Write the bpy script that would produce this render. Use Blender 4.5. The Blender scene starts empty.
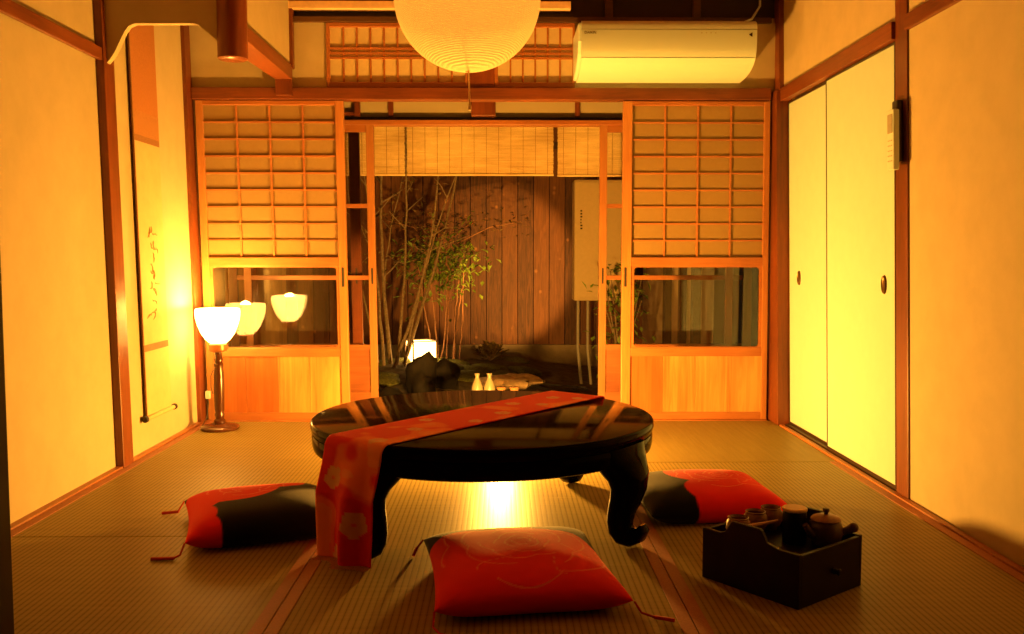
import bpy, bmesh, math, random
from mathutils import Vector, Matrix
random.seed(7)
scn = bpy.context.scene
COL = scn.collection
PI = math.pi
sin, cos = math.sin, math.cos

# ------------------------------------------------------------------ materials
def _nt(name):
    m = bpy.data.materials.new(name); m.use_nodes = True
    nt = m.node_tree; b = nt.nodes['Principled BSDF']
    return m, nt, b

def _coords(nt, scale=(1, 1, 1), rot=(0, 0, 0)):
    tc = nt.nodes.new('ShaderNodeTexCoord'); mp = nt.nodes.new('ShaderNodeMapping')
    mp.inputs['Scale'].default_value = scale; mp.inputs['Rotation'].default_value = rot
    nt.links.new(tc.outputs['Object'], mp.inputs['Vector'])
    return mp.outputs['Vector']

def _noise(nt, vec, scale=1.0, detail=4, rough=0.6, dist=0.0):
    n = nt.nodes.new('ShaderNodeTexNoise'); n.inputs['Scale'].default_value = scale
    n.inputs['Detail'].default_value = detail; n.inputs['Roughness'].default_value = rough
    n.inputs['Distortion'].default_value = dist
    nt.links.new(vec, n.inputs['Vector']); return n.outputs['Fac']

def _ramp(nt, fac, stops):
    r = nt.nodes.new('ShaderNodeValToRGB'); e = r.color_ramp.elements
    while len(e) < len(stops): e.new(0.5)
    for i, (p, c) in enumerate(stops):
        e[i].position = p; e[i].color = (c[0], c[1], c[2], 1)
    nt.links.new(fac, r.inputs['Fac']); return r.outputs['Color']

def _bump(nt, b, h, strength=0.2, dist=0.005):
    bp = nt.nodes.new('ShaderNodeBump'); bp.inputs['Strength'].default_value = strength
    bp.inputs['Distance'].default_value = dist
    nt.links.new(h, bp.inputs['Height']); nt.links.new(bp.outputs['Normal'], b.inputs['Normal'])

def plain(name, c, rough=0.6, metal=0.0, vary=0.06, scale=40, bump=0.0, spec=0.5, coat=0.0):
    m, nt, b = _nt(name)
    v = _coords(nt); f = _noise(nt, v, scale, 3)
    lo = tuple(x * (1 - vary) for x in c); hi = tuple(min(1, x * (1 + vary)) for x in c)
    nt.links.new(_ramp(nt, f, [(0.3, lo), (0.7, hi)]), b.inputs['Base Color'])
    b.inputs['Roughness'].default_value = rough; b.inputs['Metallic'].default_value = metal
    b.inputs['Specular IOR Level'].default_value = spec
    b.inputs['Coat Weight'].default_value = coat
    if bump: _bump(nt, b, f, bump, 0.003)
    return m

def wood(name, c1, c2, axis='z', rough=0.45, fine=55, bump=0.1, spec=0.5):
    """grain runs along the given axis"""
    m, nt, b = _nt(name)
    s = {'x': (0.06, 1, 1), 'y': (1, 0.06, 1), 'z': (1, 1, 0.06)}[axis]
    v = _coords(nt, s)
    f = _noise(nt, v, fine, 5, 0.65, 1.2)
    s2 = {'x': (0.5, 1, 1), 'y': (1, 0.5, 1), 'z': (1, 1, 0.3)}[axis]
    g = _noise(nt, _coords(nt, s2), 5, 2, 0.5)
    mx = nt.nodes.new('ShaderNodeMath'); mx.operation = 'MULTIPLY_ADD'
    nt.links.new(g, mx.inputs[0]); mx.inputs[1].default_value = 0.55
    ml = nt.nodes.new('ShaderNodeMath'); ml.operation = 'MULTIPLY'; ml.inputs[1].default_value = 0.5
    nt.links.new(f, ml.inputs[0]); nt.links.new(ml.outputs[0], mx.inputs[2])
    nt.links.new(_ramp(nt, mx.outputs[0], [(0.36, c1), (0.66, c2)]), b.inputs['Base Color'])
    b.inputs['Roughness'].default_value = rough; b.inputs['Specular IOR Level'].default_value = spec
    if bump: _bump(nt, b, f, bump, 0.002)
    return m

def attr_cloth(name, rough=0.85, bump=0.35, sheen=0.3, weave=900):
    m, nt, b = _nt(name)
    a = nt.nodes.new('ShaderNodeAttribute'); a.attribute_name = 'Col'
    nt.links.new(a.outputs['Color'], b.inputs['Base Color'])
    f = _noise(nt, _coords(nt), weave, 2)
    _bump(nt, b, f, bump, 0.001)
    b.inputs['Roughness'].default_value = rough
    b.inputs['Sheen Weight'].default_value = sheen; b.inputs['Sheen Roughness'].default_value = 0.4
    b.inputs['Specular IOR Level'].default_value = 0.2
    return m

def tatami(name, grain):
    """woven rush: ribs about 16 mm apart running along the mat, fine rush across"""
    m, nt, b = _nt(name)
    tc = nt.nodes.new('ShaderNodeTexCoord'); sp = nt.nodes.new('ShaderNodeSeparateXYZ')
    nt.links.new(tc.outputs['Object'], sp.inputs[0])
    along, across = ('Y', 'X') if grain == 'y' else ('X', 'Y')
    def M(op, a, c=None):
        n = nt.nodes.new('ShaderNodeMath'); n.operation = op
        for i, q in enumerate((a, c)):
            if q is None: continue
            if isinstance(q, (int, float)): n.inputs[i].default_value = q
            else: nt.links.new(q, n.inputs[i])
        return n.outputs[0]
    rib = M('ABSOLUTE', M('SINE', M('MULTIPLY', sp.outputs[across], PI / 0.0165)))
    rib = M('POWER', rib, 0.5)
    sub = M('ADD', M('MULTIPLY', M('SINE', M('MULTIPLY', sp.outputs[along], 2 * PI / 0.0062)), 0.5), 0.5)
    hgt = M('ADD', M('MULTIPLY', rib, 0.8), M('MULTIPLY', sub, 0.25))
    sc = (3, 60, 1) if grain == 'y' else (60, 3, 1)
    n = _noise(nt, _coords(nt, sc), 1.0, 4, 0.7)
    fac = M('ADD', M('MULTIPLY', rib, 0.6), M('MULTIPLY', n, 0.5))
    nt.links.new(_ramp(nt, fac, [(0.25, (0.08, 0.055, 0.013)), (0.60, (0.26, 0.197, 0.06)), (0.95, (0.35, 0.275, 0.095))]), b.inputs['Base Color'])
    b.inputs['Roughness'].default_value = 0.42; b.inputs['Specular IOR Level'].default_value = 0.05
    _bump(nt, b, hgt, 0.12, 0.0018)
    return m

def glass(name, rough=0.02, tint=(1, 1, 1), frost=False):
    m = bpy.data.materials.new(name); m.use_nodes = True; nt = m.node_tree
    nt.nodes.clear()
    o = nt.nodes.new('ShaderNodeOutputMaterial'); mx = nt.nodes.new('ShaderNodeMixShader')
    g = nt.nodes.new('ShaderNodeBsdfGlossy'); g.inputs['Roughness'].default_value = rough
    fr = nt.nodes.new('ShaderNodeFresnel'); fr.inputs['IOR'].default_value = 1.5
    if frost:
        t = nt.nodes.new('ShaderNodeBsdfDiffuse'); t.inputs['Color'].default_value = (*tint, 1)
        n = _noise(nt, _coords(nt), 130, 3)
        bp = nt.nodes.new('ShaderNodeBump'); bp.inputs['Strength'].default_value = 0.9; bp.inputs['Distance'].default_value = 0.01
        nt.links.new(n, bp.inputs['Height']); nt.links.new(bp.outputs[0], g.inputs['Normal'])
    else:
        t = nt.nodes.new('ShaderNodeBsdfTransparent'); t.inputs['Color'].default_value = (*tint, 1)
    nt.links.new(fr.outputs[0], mx.inputs[0]); nt.links.new(t.outputs[0], mx.inputs[1]); nt.links.new(g.outputs[0], mx.inputs[2])
    nt.links.new(mx.outputs[0], o.inputs[0]); return m

def paper(name, c, trans=0.35, bump=0.1, bands=0.0, emit=0.0, emit_c=(1, .5, .12)):
    """washi: diffuse with some light passing through"""
    m = bpy.data.materials.new(name); m.use_nodes = True; nt = m.node_tree; nt.nodes.clear()
    o = nt.nodes.new('ShaderNodeOutputMaterial'); mx = nt.nodes.new('ShaderNodeMixShader'); mx.inputs[0].default_value = trans
    d = nt.nodes.new('ShaderNodeBsdfDiffuse'); t = nt.nodes.new('ShaderNodeBsdfTranslucent')
    f = _noise(nt, _coords(nt), 60, 4)
    col = _ramp(nt, f, [(0.3, tuple(x * .94 for x in c)), (0.7, c)])
    nt.links.new(col, d.inputs['Color']); nt.links.new(col, t.inputs['Color'])
    h = f
    if bands:
        tc = nt.nodes.new('ShaderNodeTexCoord'); mp = nt.nodes.new('ShaderNodeMapping'); mp.inputs['Rotation'].default_value = (0.05, 0.04, 0)
        nt.links.new(tc.outputs['Object'], mp.inputs['Vector'])
        w = nt.nodes.new('ShaderNodeTexWave'); w.wave_type = 'BANDS'; w.bands_direction = 'Z'
        w.inputs['Scale'].default_value = bands; w.inputs['Distortion'].default_value = 2.5; w.inputs['Detail'].default_value = 2
        w.inputs['Detail Scale'].default_value = 0.6
        nt.links.new(mp.outputs[0], w.inputs['Vector']); h = w.outputs['Fac']
    bp = nt.nodes.new('ShaderNodeBump'); bp.inputs['Strength'].default_value = bump; bp.inputs['Distance'].default_value = 0.004
    nt.links.new(h, bp.inputs['Height']); nt.links.new(bp.outputs[0], d.inputs['Normal'])
    nt.links.new(d.outputs[0], mx.inputs[1]); nt.links.new(t.outputs[0], mx.inputs[2])
    if emit:
        e = nt.nodes.new('ShaderNodeEmission'); e.inputs[0].default_value = (*emit_c, 1); e.inputs[1].default_value = emit
        ad = nt.nodes.new('ShaderNodeAddShader'); nt.links.new(mx.outputs[0], ad.inputs[0]); nt.links.new(e.outputs[0], ad.inputs[1])
        nt.links.new(ad.outputs[0], o.inputs[0])
    else:
        nt.links.new(mx.outputs[0], o.inputs[0])
    return m

def board_mat(name, ax='X', c1=(0.045, 0.013, 0.003), c2=(0.27, 0.095, 0.02)):
    """stained cedar boards with knots (colour varies from board to board)"""
    m, nt, b = _nt(name)
    v = _coords(nt, (1, 1, 0.10)); f = _noise(nt, v, 34, 5, 0.65, 1.5)
    tc = nt.nodes.new('ShaderNodeTexCoord'); sp = nt.nodes.new('ShaderNodeSeparateXYZ'); nt.links.new(tc.outputs['Object'], sp.inputs[0])
    fl = nt.nodes.new('ShaderNodeMath'); fl.operation = 'MULTIPLY'; fl.inputs[1].default_value = 1 / 0.14
    nt.links.new(sp.outputs[ax], fl.inputs[0])
    f2 = nt.nodes.new('ShaderNodeMath'); f2.operation = 'FLOOR'; nt.links.new(fl.outputs[0], f2.inputs[0])
    wn = nt.nodes.new('ShaderNodeTexWhiteNoise'); wn.noise_dimensions = '1D'; nt.links.new(f2.outputs[0], wn.inputs['W'])
    ad = nt.nodes.new('ShaderNodeMath'); ad.operation = 'MULTIPLY_ADD'; ad.inputs[1].default_value = 0.35
    nt.links.new(wn.outputs['Value'], ad.inputs[0]); nt.links.new(f, ad.inputs[2])
    c = _ramp(nt, ad.outputs[0], [(0.35, c1), (0.95, c2)])
    vo = nt.nodes.new('ShaderNodeTexVoronoi'); vo.inputs['Scale'].default_value = 1.0
    nt.links.new(_coords(nt, (7.1, 1, 6.0) if ax == 'X' else (1, 7.1, 2.6)), vo.inputs['Vector'])
    kn = _ramp(nt, vo.outputs['Distance'], [(0.03, (1, 1, 1)), (0.13, (0, 0, 0))])
    mx = nt.nodes.new('ShaderNodeMixRGB'); mx.inputs[2].default_value = (0.46, 0.19, 0.045, 1)
    nt.links.new(kn, mx.inputs[0]); nt.links.new(c, mx.inputs[1]); nt.links.new(mx.outputs[0], b.inputs['Base Color'])
    b.inputs['Roughness'].default_value = 0.6
    _bump(nt, b, f, 0.25, 0.004)
    return m

LIGHTC = (1.0, 0.43, 0.055)
M = {}
M['plaster'] = plain('plaster', (0.50, 0.425, 0.27), 0.9, vary=0.05, scale=9, bump=0.08, spec=0.2)
M['plaster_pale'] = plain('pale plaster', (0.70, 0.56, 0.34), 0.9, vary=0.03, scale=9, bump=0.05, spec=0.2)
M['fusuma'] = plain('sliding door paper', (0.52, 0.66, 0.62), 0.75, vary=0.02, scale=14, spec=0.2)
M['dark_z'] = wood('aged cedar post', (0.085, 0.020, 0.005), (0.20, 0.050, 0.013), 'z', 0.38)
M['dark_x'] = wood('aged cedar beam', (0.085, 0.021, 0.005), (0.22, 0.058, 0.015), 'x', 0.42)
M['dark_y'] = wood('aged cedar rail', (0.11, 0.027, 0.007), (0.23, 0.062, 0.016), 'y', 0.42)
M['black_wood_z'] = wood('smoked post', (0.018, 0.010, 0.006), (0.04, 0.02, 0.01), 'z', 0.5)
M['black_wood_x'] = wood('smoked beam', (0.05, 0.022, 0.010), (0.10, 0.045, 0.018), 'x', 0.5)
M['red_log'] = wood('polished log', (0.15, 0.035, 0.012), (0.26, 0.07, 0.022), 'z', 0.28, fine=30)
M['frame_z'] = wood('cypress stile', (0.32, 0.115, 0.03), (0.47, 0.20, 0.06), 'z', 0.45)
M['frame_x'] = wood('cypress rail', (0.28, 0.088, 0.024), (0.42, 0.155, 0.043), 'x', 0.45)
M['lattice'] = wood('cypress lattice', (0.32, 0.10, 0.028), (0.44, 0.165, 0.048), 'x', 0.5)
M['panel'] = wood('cypress panel', (0.28, 0.09, 0.02), (0.64, 0.34, 0.10), 'z', 0.42, fine=26)
M['shoji'] = paper('shoji paper', (0.38, 0.255, 0.11), 0.25)
M['ranma_paper'] = paper('ranma paper', (0.74, 0.62, 0.36), 0.15)
M['panel_red'] = wood('reddish cypress panel', (0.26, 0.068, 0.015), (0.46, 0.155, 0.038), 'z', 0.42, fine=26)
M['panel_dark'] = wood('dull cedar panel', (0.22, 0.06, 0.016), (0.42, 0.14, 0.04), 'x', 0.45, fine=26)
M['glass'] = glass('window glass')
M['frost'] = glass('frosted glass', 0.25, (0.40, 0.34, 0.22), True)
M['tat_y'] = tatami('tatami rush lengthwise', 'y')
M['tat_x'] = tatami('tatami rush crosswise', 'x')
M['heri'] = plain('tatami border cloth', (0.34, 0.12, 0.05), 0.6, vary=0.18, scale=220, bump=0.1)
M['underfloor'] = plain('floor boards', (0.22, 0.13, 0.06), 0.7)
M['lacquer'] = plain('black lacquer', (0.004, 0.002, 0.0015), 0.09, vary=0.2, scale=6, spec=0.16)
M['lacquer'].node_tree.nodes['Principled BSDF'].inputs['IOR'].default_value = 1.18
M['lacquer_matte'] = plain('dark stained box wood', (0.010, 0.004, 0.003), 0.42, vary=0.25, scale=20, spec=0.22)
M['cushion'] = attr_cloth('cushion cotton', 0.9, 0.25, 0.10)
M['runner'] = attr_cloth('runner brocade', 0.7, 0.35, 0.15)
M['cord_red'] = plain('red cord', (0.55, 0.02, 0.01), 0.7)
M['gold'] = plain('gold fringe', (0.62, 0.38, 0.14), 0.6, vary=0.2, scale=300)
M['white_plastic'] = plain('white plastic', (0.60, 0.72, 0.68), 0.42, vary=0.01, scale=10)
M['grey_plastic'] = plain('grey plastic', (0.35, 0.33, 0.28), 0.5)
M['dark_plastic'] = plain('dark plastic', (0.03, 0.028, 0.025), 0.4)
M['ink'] = plain('black ink', (0.03, 0.02, 0.015), 0.8)
M['ink_faint'] = plain('faded ink', (0.30, 0.20, 0.09), 0.9)
M['lamp_wood'] = wood('turned lamp wood', (0.045, 0.014, 0.006), (0.10, 0.032, 0.012), 'z', 0.2, fine=20)
M['lamp_metal'] = plain('brass holder', (0.42, 0.16, 0.06), 0.35, 0.4)
M['shade'] = paper('milk glass shade', (0.85, 0.8, 0.7), 0.4, emit=17.0, emit_c=(1.0, 0.54, 0.11))
M['washi_ball'] = paper('lantern paper', (0.88, 0.74, 0.46), 0.42, bump=1.0, bands=62, emit=0.03, emit_c=(1.0, 0.45, 0.10))
M['andon'] = paper('garden lantern paper', (0.9, 0.85, 0.7), 0.4, emit=9.0, emit_c=(1.0, 0.52, 0.13))
M['sudare'] = wood('split bamboo', (0.50, 0.33, 0.12), (0.95, 0.74, 0.34), 'x', 0.6, fine=75, bump=0)
M['scroll_silk'] = plain('brown scroll silk', (0.40, 0.16, 0.05), 0.85, vary=0.12, scale=160)
M['scroll_dark'] = plain('dark scroll silk', (0.26, 0.12, 0.045), 0.85, vary=0.2, scale=200)
M['scroll_paper'] = plain('aged scroll paper', (0.54, 0.42, 0.21), 0.9, vary=0.06, scale=14)
M['bronze'] = plain('bronze pull', (0.16, 0.09, 0.04), 0.35, 0.7)
M['black_edge'] = plain('black lacquer edge', (0.03, 0.018, 0.012), 0.35)
M['board'] = board_mat('cedar boards')
M['concrete'] = plain('garden concrete', (0.34, 0.27, 0.17), 0.9, vary=0.15, scale=12, bump=0.2)
M['soil'] = plain('garden soil', (0.10, 0.075, 0.04), 0.95, vary=0.5, scale=16, bump=0.6)
M['moss'] = plain('moss', (0.12, 0.13, 0.03), 0.95, vary=0.5, scale=60, bump=0.8)
M['rock'] = plain('dark garden rock', (0.016, 0.012, 0.009), 0.8, vary=0.4, scale=14, bump=0.5)
M['step'] = plain('pale stepping stone', (0.80, 0.58, 0.36), 0.85, vary=0.2, scale=30, bump=0.3)
M['bark'] = plain('grey bark', (0.26, 0.19, 0.11), 0.8, vary=0.35, scale=50, bump=0.4)
M['cane'] = plain('reddish cane', (0.42, 0.20, 0.09), 0.6, vary=0.25, scale=40)
M['leaf'] = plain('green leaves', (0.20, 0.30, 0.035), 0.5, vary=0.4, scale=25)
M['leaf_dry'] = plain('dull leaves', (0.17, 0.11, 0.03), 0.6, vary=0.4, scale=25)
M['porcelain'] = plain('white porcelain', (0.24, 0.21, 0.15), 0.35, vary=0.02)
M['clay'] = plain('brown stoneware', (0.32, 0.17, 0.08), 0.4, vary=0.25, scale=60)
M['clay_dark'] = plain('dark stoneware', (0.09, 0.045, 0.024), 0.4, vary=0.2, scale=60)
M['lid_pale'] = plain('pale wooden lid', (0.80, 0.56, 0.32), 0.5, vary=0.08, scale=30)
M['bamboo_tool'] = plain('bamboo tool', (0.60, 0.34, 0.14), 0.5)
M['heater'] = plain('painted steel', (0.66, 0.50, 0.25), 0.5, vary=0.04)
M['engawa'] = wood('veranda boards', (0.14, 0.07, 0.03), (0.26, 0.13, 0.055), 'x', 0.35)
M['curtain'] = plain('brown curtain', (0.30, 0.17, 0.07), 0.9, vary=0.15, scale=8)
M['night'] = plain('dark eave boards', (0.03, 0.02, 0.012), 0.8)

# ------------------------------------------------------------------ mesh builder
def world_loc(o):
    v = Vector((0, 0, 0))
    while o is not None:
        v += Vector(o.location); o = o.parent
    return v

class MB:
    def __init__(s): s.v = []; s.f = []; s.c = None
    def add(s, vs, fs, mat=None):
        n = len(s.v)
        for p in vs:
            p = Vector(p)
            s.v.append(mat @ p if mat is not None else p)
        s.f += [tuple(i + n for i in f) for f in fs]
        return s
    def box(s, x0, x1, y0, y1, z0, z1, mat=None):
        vs = [(x, y, z) for z in (z0, z1) for y in (y0, y1) for x in (x0, x1)]
        return s.add(vs, [(0, 2, 3, 1), (4, 5, 7, 6), (0, 1, 5, 4), (2, 6, 7, 3), (0, 4, 6, 2), (1, 3, 7, 5)], mat)
    def prism(s, poly, lo, hi, axis, mat=None):
        """poly in the two other axes, extruded along axis"""
        n = len(poly); vs = []
        for t in (lo, hi):
            for a, b in poly:
                vs.append({'x': (t, a, b), 'y': (a, t, b), 'z': (a, b, t)}[axis])
        fs = [tuple(range(n)), tuple(range(2 * n - 1, n - 1, -1))]
        fs += [(i, i + n, (i + 1) % n + n, (i + 1) % n) for i in range(n)]
        return s.add(vs, fs, mat)
    def lathe(s, prof, seg=32, mat=None, cx=0, cy=0, cz=0):
        vs = []; fs = []; n = len(prof)
        for r, z in prof:
            for k in range(seg):
                a = 2 * PI * k / seg
                vs.append((cx + r * cos(a), cy + r * sin(a), cz + z))
        for i in range(n - 1):
            for k in range(seg):
                k2 = (k + 1) % seg
                fs.append((i * seg + k, i * seg + k2, (i + 1) * seg + k2, (i + 1) * seg + k))
        if prof[0][0] > 1e-5: fs.append(tuple(range(seg - 1, -1, -1)))
        if prof[-1][0] > 1e-5: fs.append(tuple((n - 1) * seg + k for k in range(seg)))
        return s.add(vs, fs, mat)
    def tube(s, pts, r, seg=8, mat=None, cap=True):
        pts = [Vector(p) for p in pts]; n = len(pts)
        rs = r if isinstance(r, (list, tuple)) else [r] * n
        vs = []; fs = []; ref = None
        for i, p in enumerate(pts):
            t = (pts[min(i + 1, n - 1)] - pts[max(i - 1, 0)])
            if t.length < 1e-9: t = Vector((0, 0, 1))
            t.normalize()
            if ref is None:
                ref = Vector((1, 0, 0)) if abs(t.x) < 0.9 else Vector((0, 1, 0))
            u = ref - t * ref.dot(t)
            if u.length < 1e-6: u = t.orthogonal()
            u.normalize(); w = t.cross(u); ref = u
            for k in range(seg):
                a = 2 * PI * k / seg
                vs.append(p + (u * cos(a) + w * sin(a)) * rs[i])
        for i in range(n - 1):
            for k in range(seg):
                k2 = (k + 1) % seg
                fs.append((i * seg + k, i * seg + k2, (i + 1) * seg + k2, (i + 1) * seg + k))
        if cap:
            fs.append(tuple(range(seg - 1, -1, -1))); fs.append(tuple((n - 1) * seg + k for k in range(seg)))
        return s.add(vs, fs, mat)
    def rings(s, rings):
        seg = len(rings[0]); vs = [p for r in rings for p in r]; fs = []
        for i in range(len(rings) - 1):
            for k in range(seg):
                k2 = (k + 1) % seg
                fs.append((i * seg + k, i * seg + k2, (i + 1) * seg + k2, (i + 1) * seg + k))
        fs.append(tuple(range(seg - 1, -1, -1))); fs.append(tuple((len(rings) - 1) * seg + k for k in range(seg)))
        return s.add(vs, fs)
    def sphere(s, c, r, seg=20, ring=12, mat=None):
        rx, ry, rz = r if isinstance(r, tuple) else (r, r, r)
        vs = []; fs = []
        for i in range(ring + 1):
            t = PI * i / ring
            for k in range(seg):
                a = 2 * PI * k / seg
                vs.append((c[0] + rx * sin(t) * cos(a), c[1] + ry * sin(t) * sin(a), c[2] - rz * cos(t)))
        for i in range(ring):
            for k in range(seg):
                k2 = (k + 1) % seg
                fs.append((i * seg + k, i * seg + k2, (i + 1) * seg + k2, (i + 1) * seg + k))
        return s.add(vs, fs, mat)
    def build(s, name, mat, parent=None, world=True, smooth=False, bevel=0.0, solid=0.0, loc=None, colors=None, merge=False):
        off = Vector((0, 0, 0))
        if parent is not None and world: off = world_loc(parent)
        if loc is not None and parent is None: off = Vector(loc)
        me = bpy.data.meshes.new(name)
        me.from_pydata([tuple(p - off) for p in s.v], [], s.f)
        bm = bmesh.new(); bm.from_mesh(me)
        if merge: bmesh.ops.remove_doubles(bm, verts=bm.verts, dist=1e-5)
        bmesh.ops.recalc_face_normals(bm, faces=bm.faces)
        bm.to_mesh(me); bm.free()
        if smooth:
            for p in me.polygons: p.use_smooth = True
        me.materials.append(mat)
        if colors is not None:
            at = me.color_attributes.new('Col', 'FLOAT_COLOR', 'POINT')
            for i, c in enumerate(colors): at.data[i].color = (c[0], c[1], c[2], 1)
        o = bpy.data.objects.new(name, me); COL.objects.link(o)
        if parent is not None: o.parent = parent
        elif loc is not None: o.location = loc
        if solid:
            md = o.modifiers.new('thickness', 'SOLIDIFY'); md.thickness = solid; md.offset = 0
        if bevel:
            md = o.modifiers.new('edge', 'BEVEL'); md.width = bevel; md.segments = 2; md.limit_method = 'ANGLE'; md.angle_limit = math.radians(50)
            md.harden_normals = False
        if smooth and not bevel:
            md = o.modifiers.new('split', 'EDGE_SPLIT'); md.split_angle = math.radians(42)
        return o

def tag(o, label=None, cat=None, group=None, kind=None):
    if label: o['label'] = label
    if cat: o['category'] = cat
    if group: o['group'] = group
    if kind: o['kind'] = kind
    return o
def thing(name, label, cat, loc=(0, 0, 0), rz=0.0, group=None):
    o = bpy.data.objects.new(name, None); COL.objects.link(o)
    o.location = loc; o.rotation_euler = (0, 0, rz); o.empty_display_size = 0.1
    return tag(o, label, cat, group)
def struct(name, mb, mat, label=None, cat=None, **kw):
    return tag(mb.build(name, mat, **kw), label, cat, None, 'structure')
def struct_root(name, label, cat, loc):
    o = thing(name, label, cat, loc); o['kind'] = 'structure'; return o
def box(*a): return MB().box(*a)

XL, XR, YB = -1.565, 1.435, 4.785

# ------------------------------------------------------------------ room shell
struct('floor', box(XL - .1, XR + .1, -0.6, 4.88, -0.12, -0.056), M['underfloor'], 'dark sub-floor boards under the tatami', 'floor')
struct('wall_left', box(XL - .12, XL, 1.5, 4.88, -.12, 2.40), M['plaster'], 'ochre plaster wall at the left, behind the hanging scroll', 'wall')
struct('wall_right', box(XR + .045, XR + .14, 1.5, 4.88, -.12, 2.40).box(XR, XR + .045, 1.5, 3.17, -.05, 2.40)
       .box(XR, XR + .045, 3.27, 4.88, 1.705, 2.40), M['plaster'], 'ochre plaster wall at the right, around the sliding cupboard doors', 'wall')
wb = MB()
wb.box(XL, -0.893, YB, YB + .05, 1.70, 2.05)       # left of the lattice window
wb.box(0.375, XR, YB, YB + .05, 1.70, 2.05)        # behind the air conditioner
wb.box(XL, XR, YB + .02, YB + .07, 2.05, 2.078)
struct('wall_back', wb, M['plaster'], 'ochre plaster panels above the paper screens at the back', 'wall')
struct('ceiling', box(XL - .1, XR + .1, -.6, 4.88, 2.40, 2.45), M['dark_y'], 'dark board ceiling of the room', 'ceiling')

# columns, beams, rails (setting trim)
def trim(i, mb, mat, label, bevel=0.003):
    return struct('trim_%d' % i, mb, mat, label, 'beam' if 'beam' in label or 'rail' in label else 'post', bevel=bevel)
trim(1, box(XL - .02, XL + .032, 3.70, 3.80, 0, 2.40), M['dark_z'], 'dark cedar post in the left wall beside the scroll')
trim(2, box(XL - .02, XL + .018, 4.70, 4.80, 0, 2.40), M['dark_z'], 'dark cedar corner post at back left behind the lamp')
trim(3, box(1.400, XR + .05, 4.612, 4.80, 0, 1.70).box(1.411, XR + .05, 4.60, 4.68, 1.70, 2.40), M['dark_z'], 'dark cedar corner post at back right beside the cupboard doors')
trim(4, box(XR - .007, XR + .06, 3.17, 3.27, 0, 2.40), M['dark_z'], 'dark cedar post in the right wall carrying the remote control')
trim(5, box(XL + .01, XL + .028, 1.5, 3.70, 1.628, 1.678), M['dark_y'], 'dark wall rail high on the left plaster wall')
trim(6, box(XR - .02, XR + .02, 3.27, 4.60, 1.640, 1.705), M['dark_y'], 'dark lintel rail above the sliding cupboard doors')
trim(7, box(XR - .018, XR + .01, 1.5, 3.17, 1.650, 1.702), M['dark_y'], 'dark wall rail high on the near right plaster wall')
trim(8, box(XL + .018, 1.388, 4.758, 4.84, 1.656, 1.716), M['dark_x'], 'long dark lintel beam above the paper screens')
trim(9, box(XL + .018, 1.388, 4.765, 4.84, 2.045, 2.072), M['black_wood_x'], 'dark beam above the lattice window')
trim(40, box(XL, XR, YB + .02, YB + .06, 2.078, 2.40), M['night'], 'board band above the top beam at the back, darkened for the shade there')  # near-black colour stands for the shade above beam and air conditioner
trim(10, box(-1.076, 0.352, 4.74, 4.81, 2.106, 2.144), M['lid_pale'], 'pale wooden rail under the ceiling at the back')
trim(11, box(-1.085, -1.055, 4.745, 4.80, 1.81, 2.40), M['dark_z'], 'slim dark post behind the hanging alcove beam')
trim(12, box(-0.173, -0.035, 4.77, 4.83, 1.716, 2.045), M['dark_z'], 'short dark post between the two lattice windows')
k = MB()
for x in (0.55, 1.0): k.box(x - .02, x + .02, YB, YB + .03, 2.072, 2.40)
trim(13, k, M['black_wood_x'], 'dark upright battens above the air conditioner')
trim(14, box(-.905, -.842, 1.50, 1.56, -.05, 2.40), M['black_wood_z'], 'near-black door post at the left edge of view')
trim(15, box(XL + .018, 1.388, 4.752, 4.85, -.05, 0.004), M['frame_x'], 'worn wooden threshold under the paper screens')
trim(16, box(XR + .001, XR + .05, 3.27, 4.60, -.05, 0.012), M['black_edge'], 'dark sill under the cupboard doors')
struct('baseboard_left', box(XL - .005, XL + .028, 1.5, 3.70, -.05, 0.008).box(XL - .005, XL + .026, 3.80, 4.70, -.05, 0.008), M['frame_x'], 'thin wooden floor strip along the left wall', 'baseboard', bevel=.002)
struct('baseboard_right', box(XR - .03, XR - .008, 1.5, 4.60, -.05, 0.008), M['frame_x'], 'thin wooden floor strip along the right wall', 'baseboard', bevel=.002)

# hanging alcove: plaster apron, suspended log, side beam
poly = [(-1.562, 2.399), (-1.562, 1.628), (-1.538, 1.622), (-1.522, 1.640), (-1.505, 1.664), (-1.462, 1.746), (-1.446, 1.768), (-1.425, 1.778),
        (-1.212, 1.779), (-1.197, 1.774), (-1.115, 1.702), (-1.075, 1.700), (-1.075, 2.399)]
struct('wall_hanging', MB().prism(poly, 3.728, 3.760, 'y'), M['plaster'], 'scalloped plaster apron of the hanging alcove at upper left', 'wall')
lg = [(0.0, 1.641), (.052, 1.641), (.058, 1.646), (.058, 2.0), (.058, 2.399), (0, 2.399)]
struct('trim_17', MB().lathe(lg, 32, None, -1.072, 3.75), M['red_log'], 'round polished red-brown log post hanging from the ceiling', 'post', smooth=True)
bm_ = MB()
vs = [(-1.135, 3.79, 1.722), (-1.022, 3.79, 1.722), (-1.022, 3.79, 1.780), (-1.135, 3.79, 1.780),
      (-1.142, 4.765, 1.752), (-1.062, 4.765, 1.752), (-1.062, 4.765, 1.826), (-1.142, 4.765, 1.826)]
bm_.add(vs, [(0, 1, 2, 3), (7, 6, 5, 4), (0, 4, 5, 1), (1, 5, 6, 2), (2, 6, 7, 3), (3, 7, 4, 0)])
struct('trim_18', bm_, M['dark_y'], 'dark beam running back from the hanging log post', 'beam', bevel=.002)
vs = [(-1.115, 3.78, 1.775), (-1.045, 3.78, 1.775), (-1.072, 4.765, 1.82), (-1.115, 4.765, 1.82)]
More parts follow.
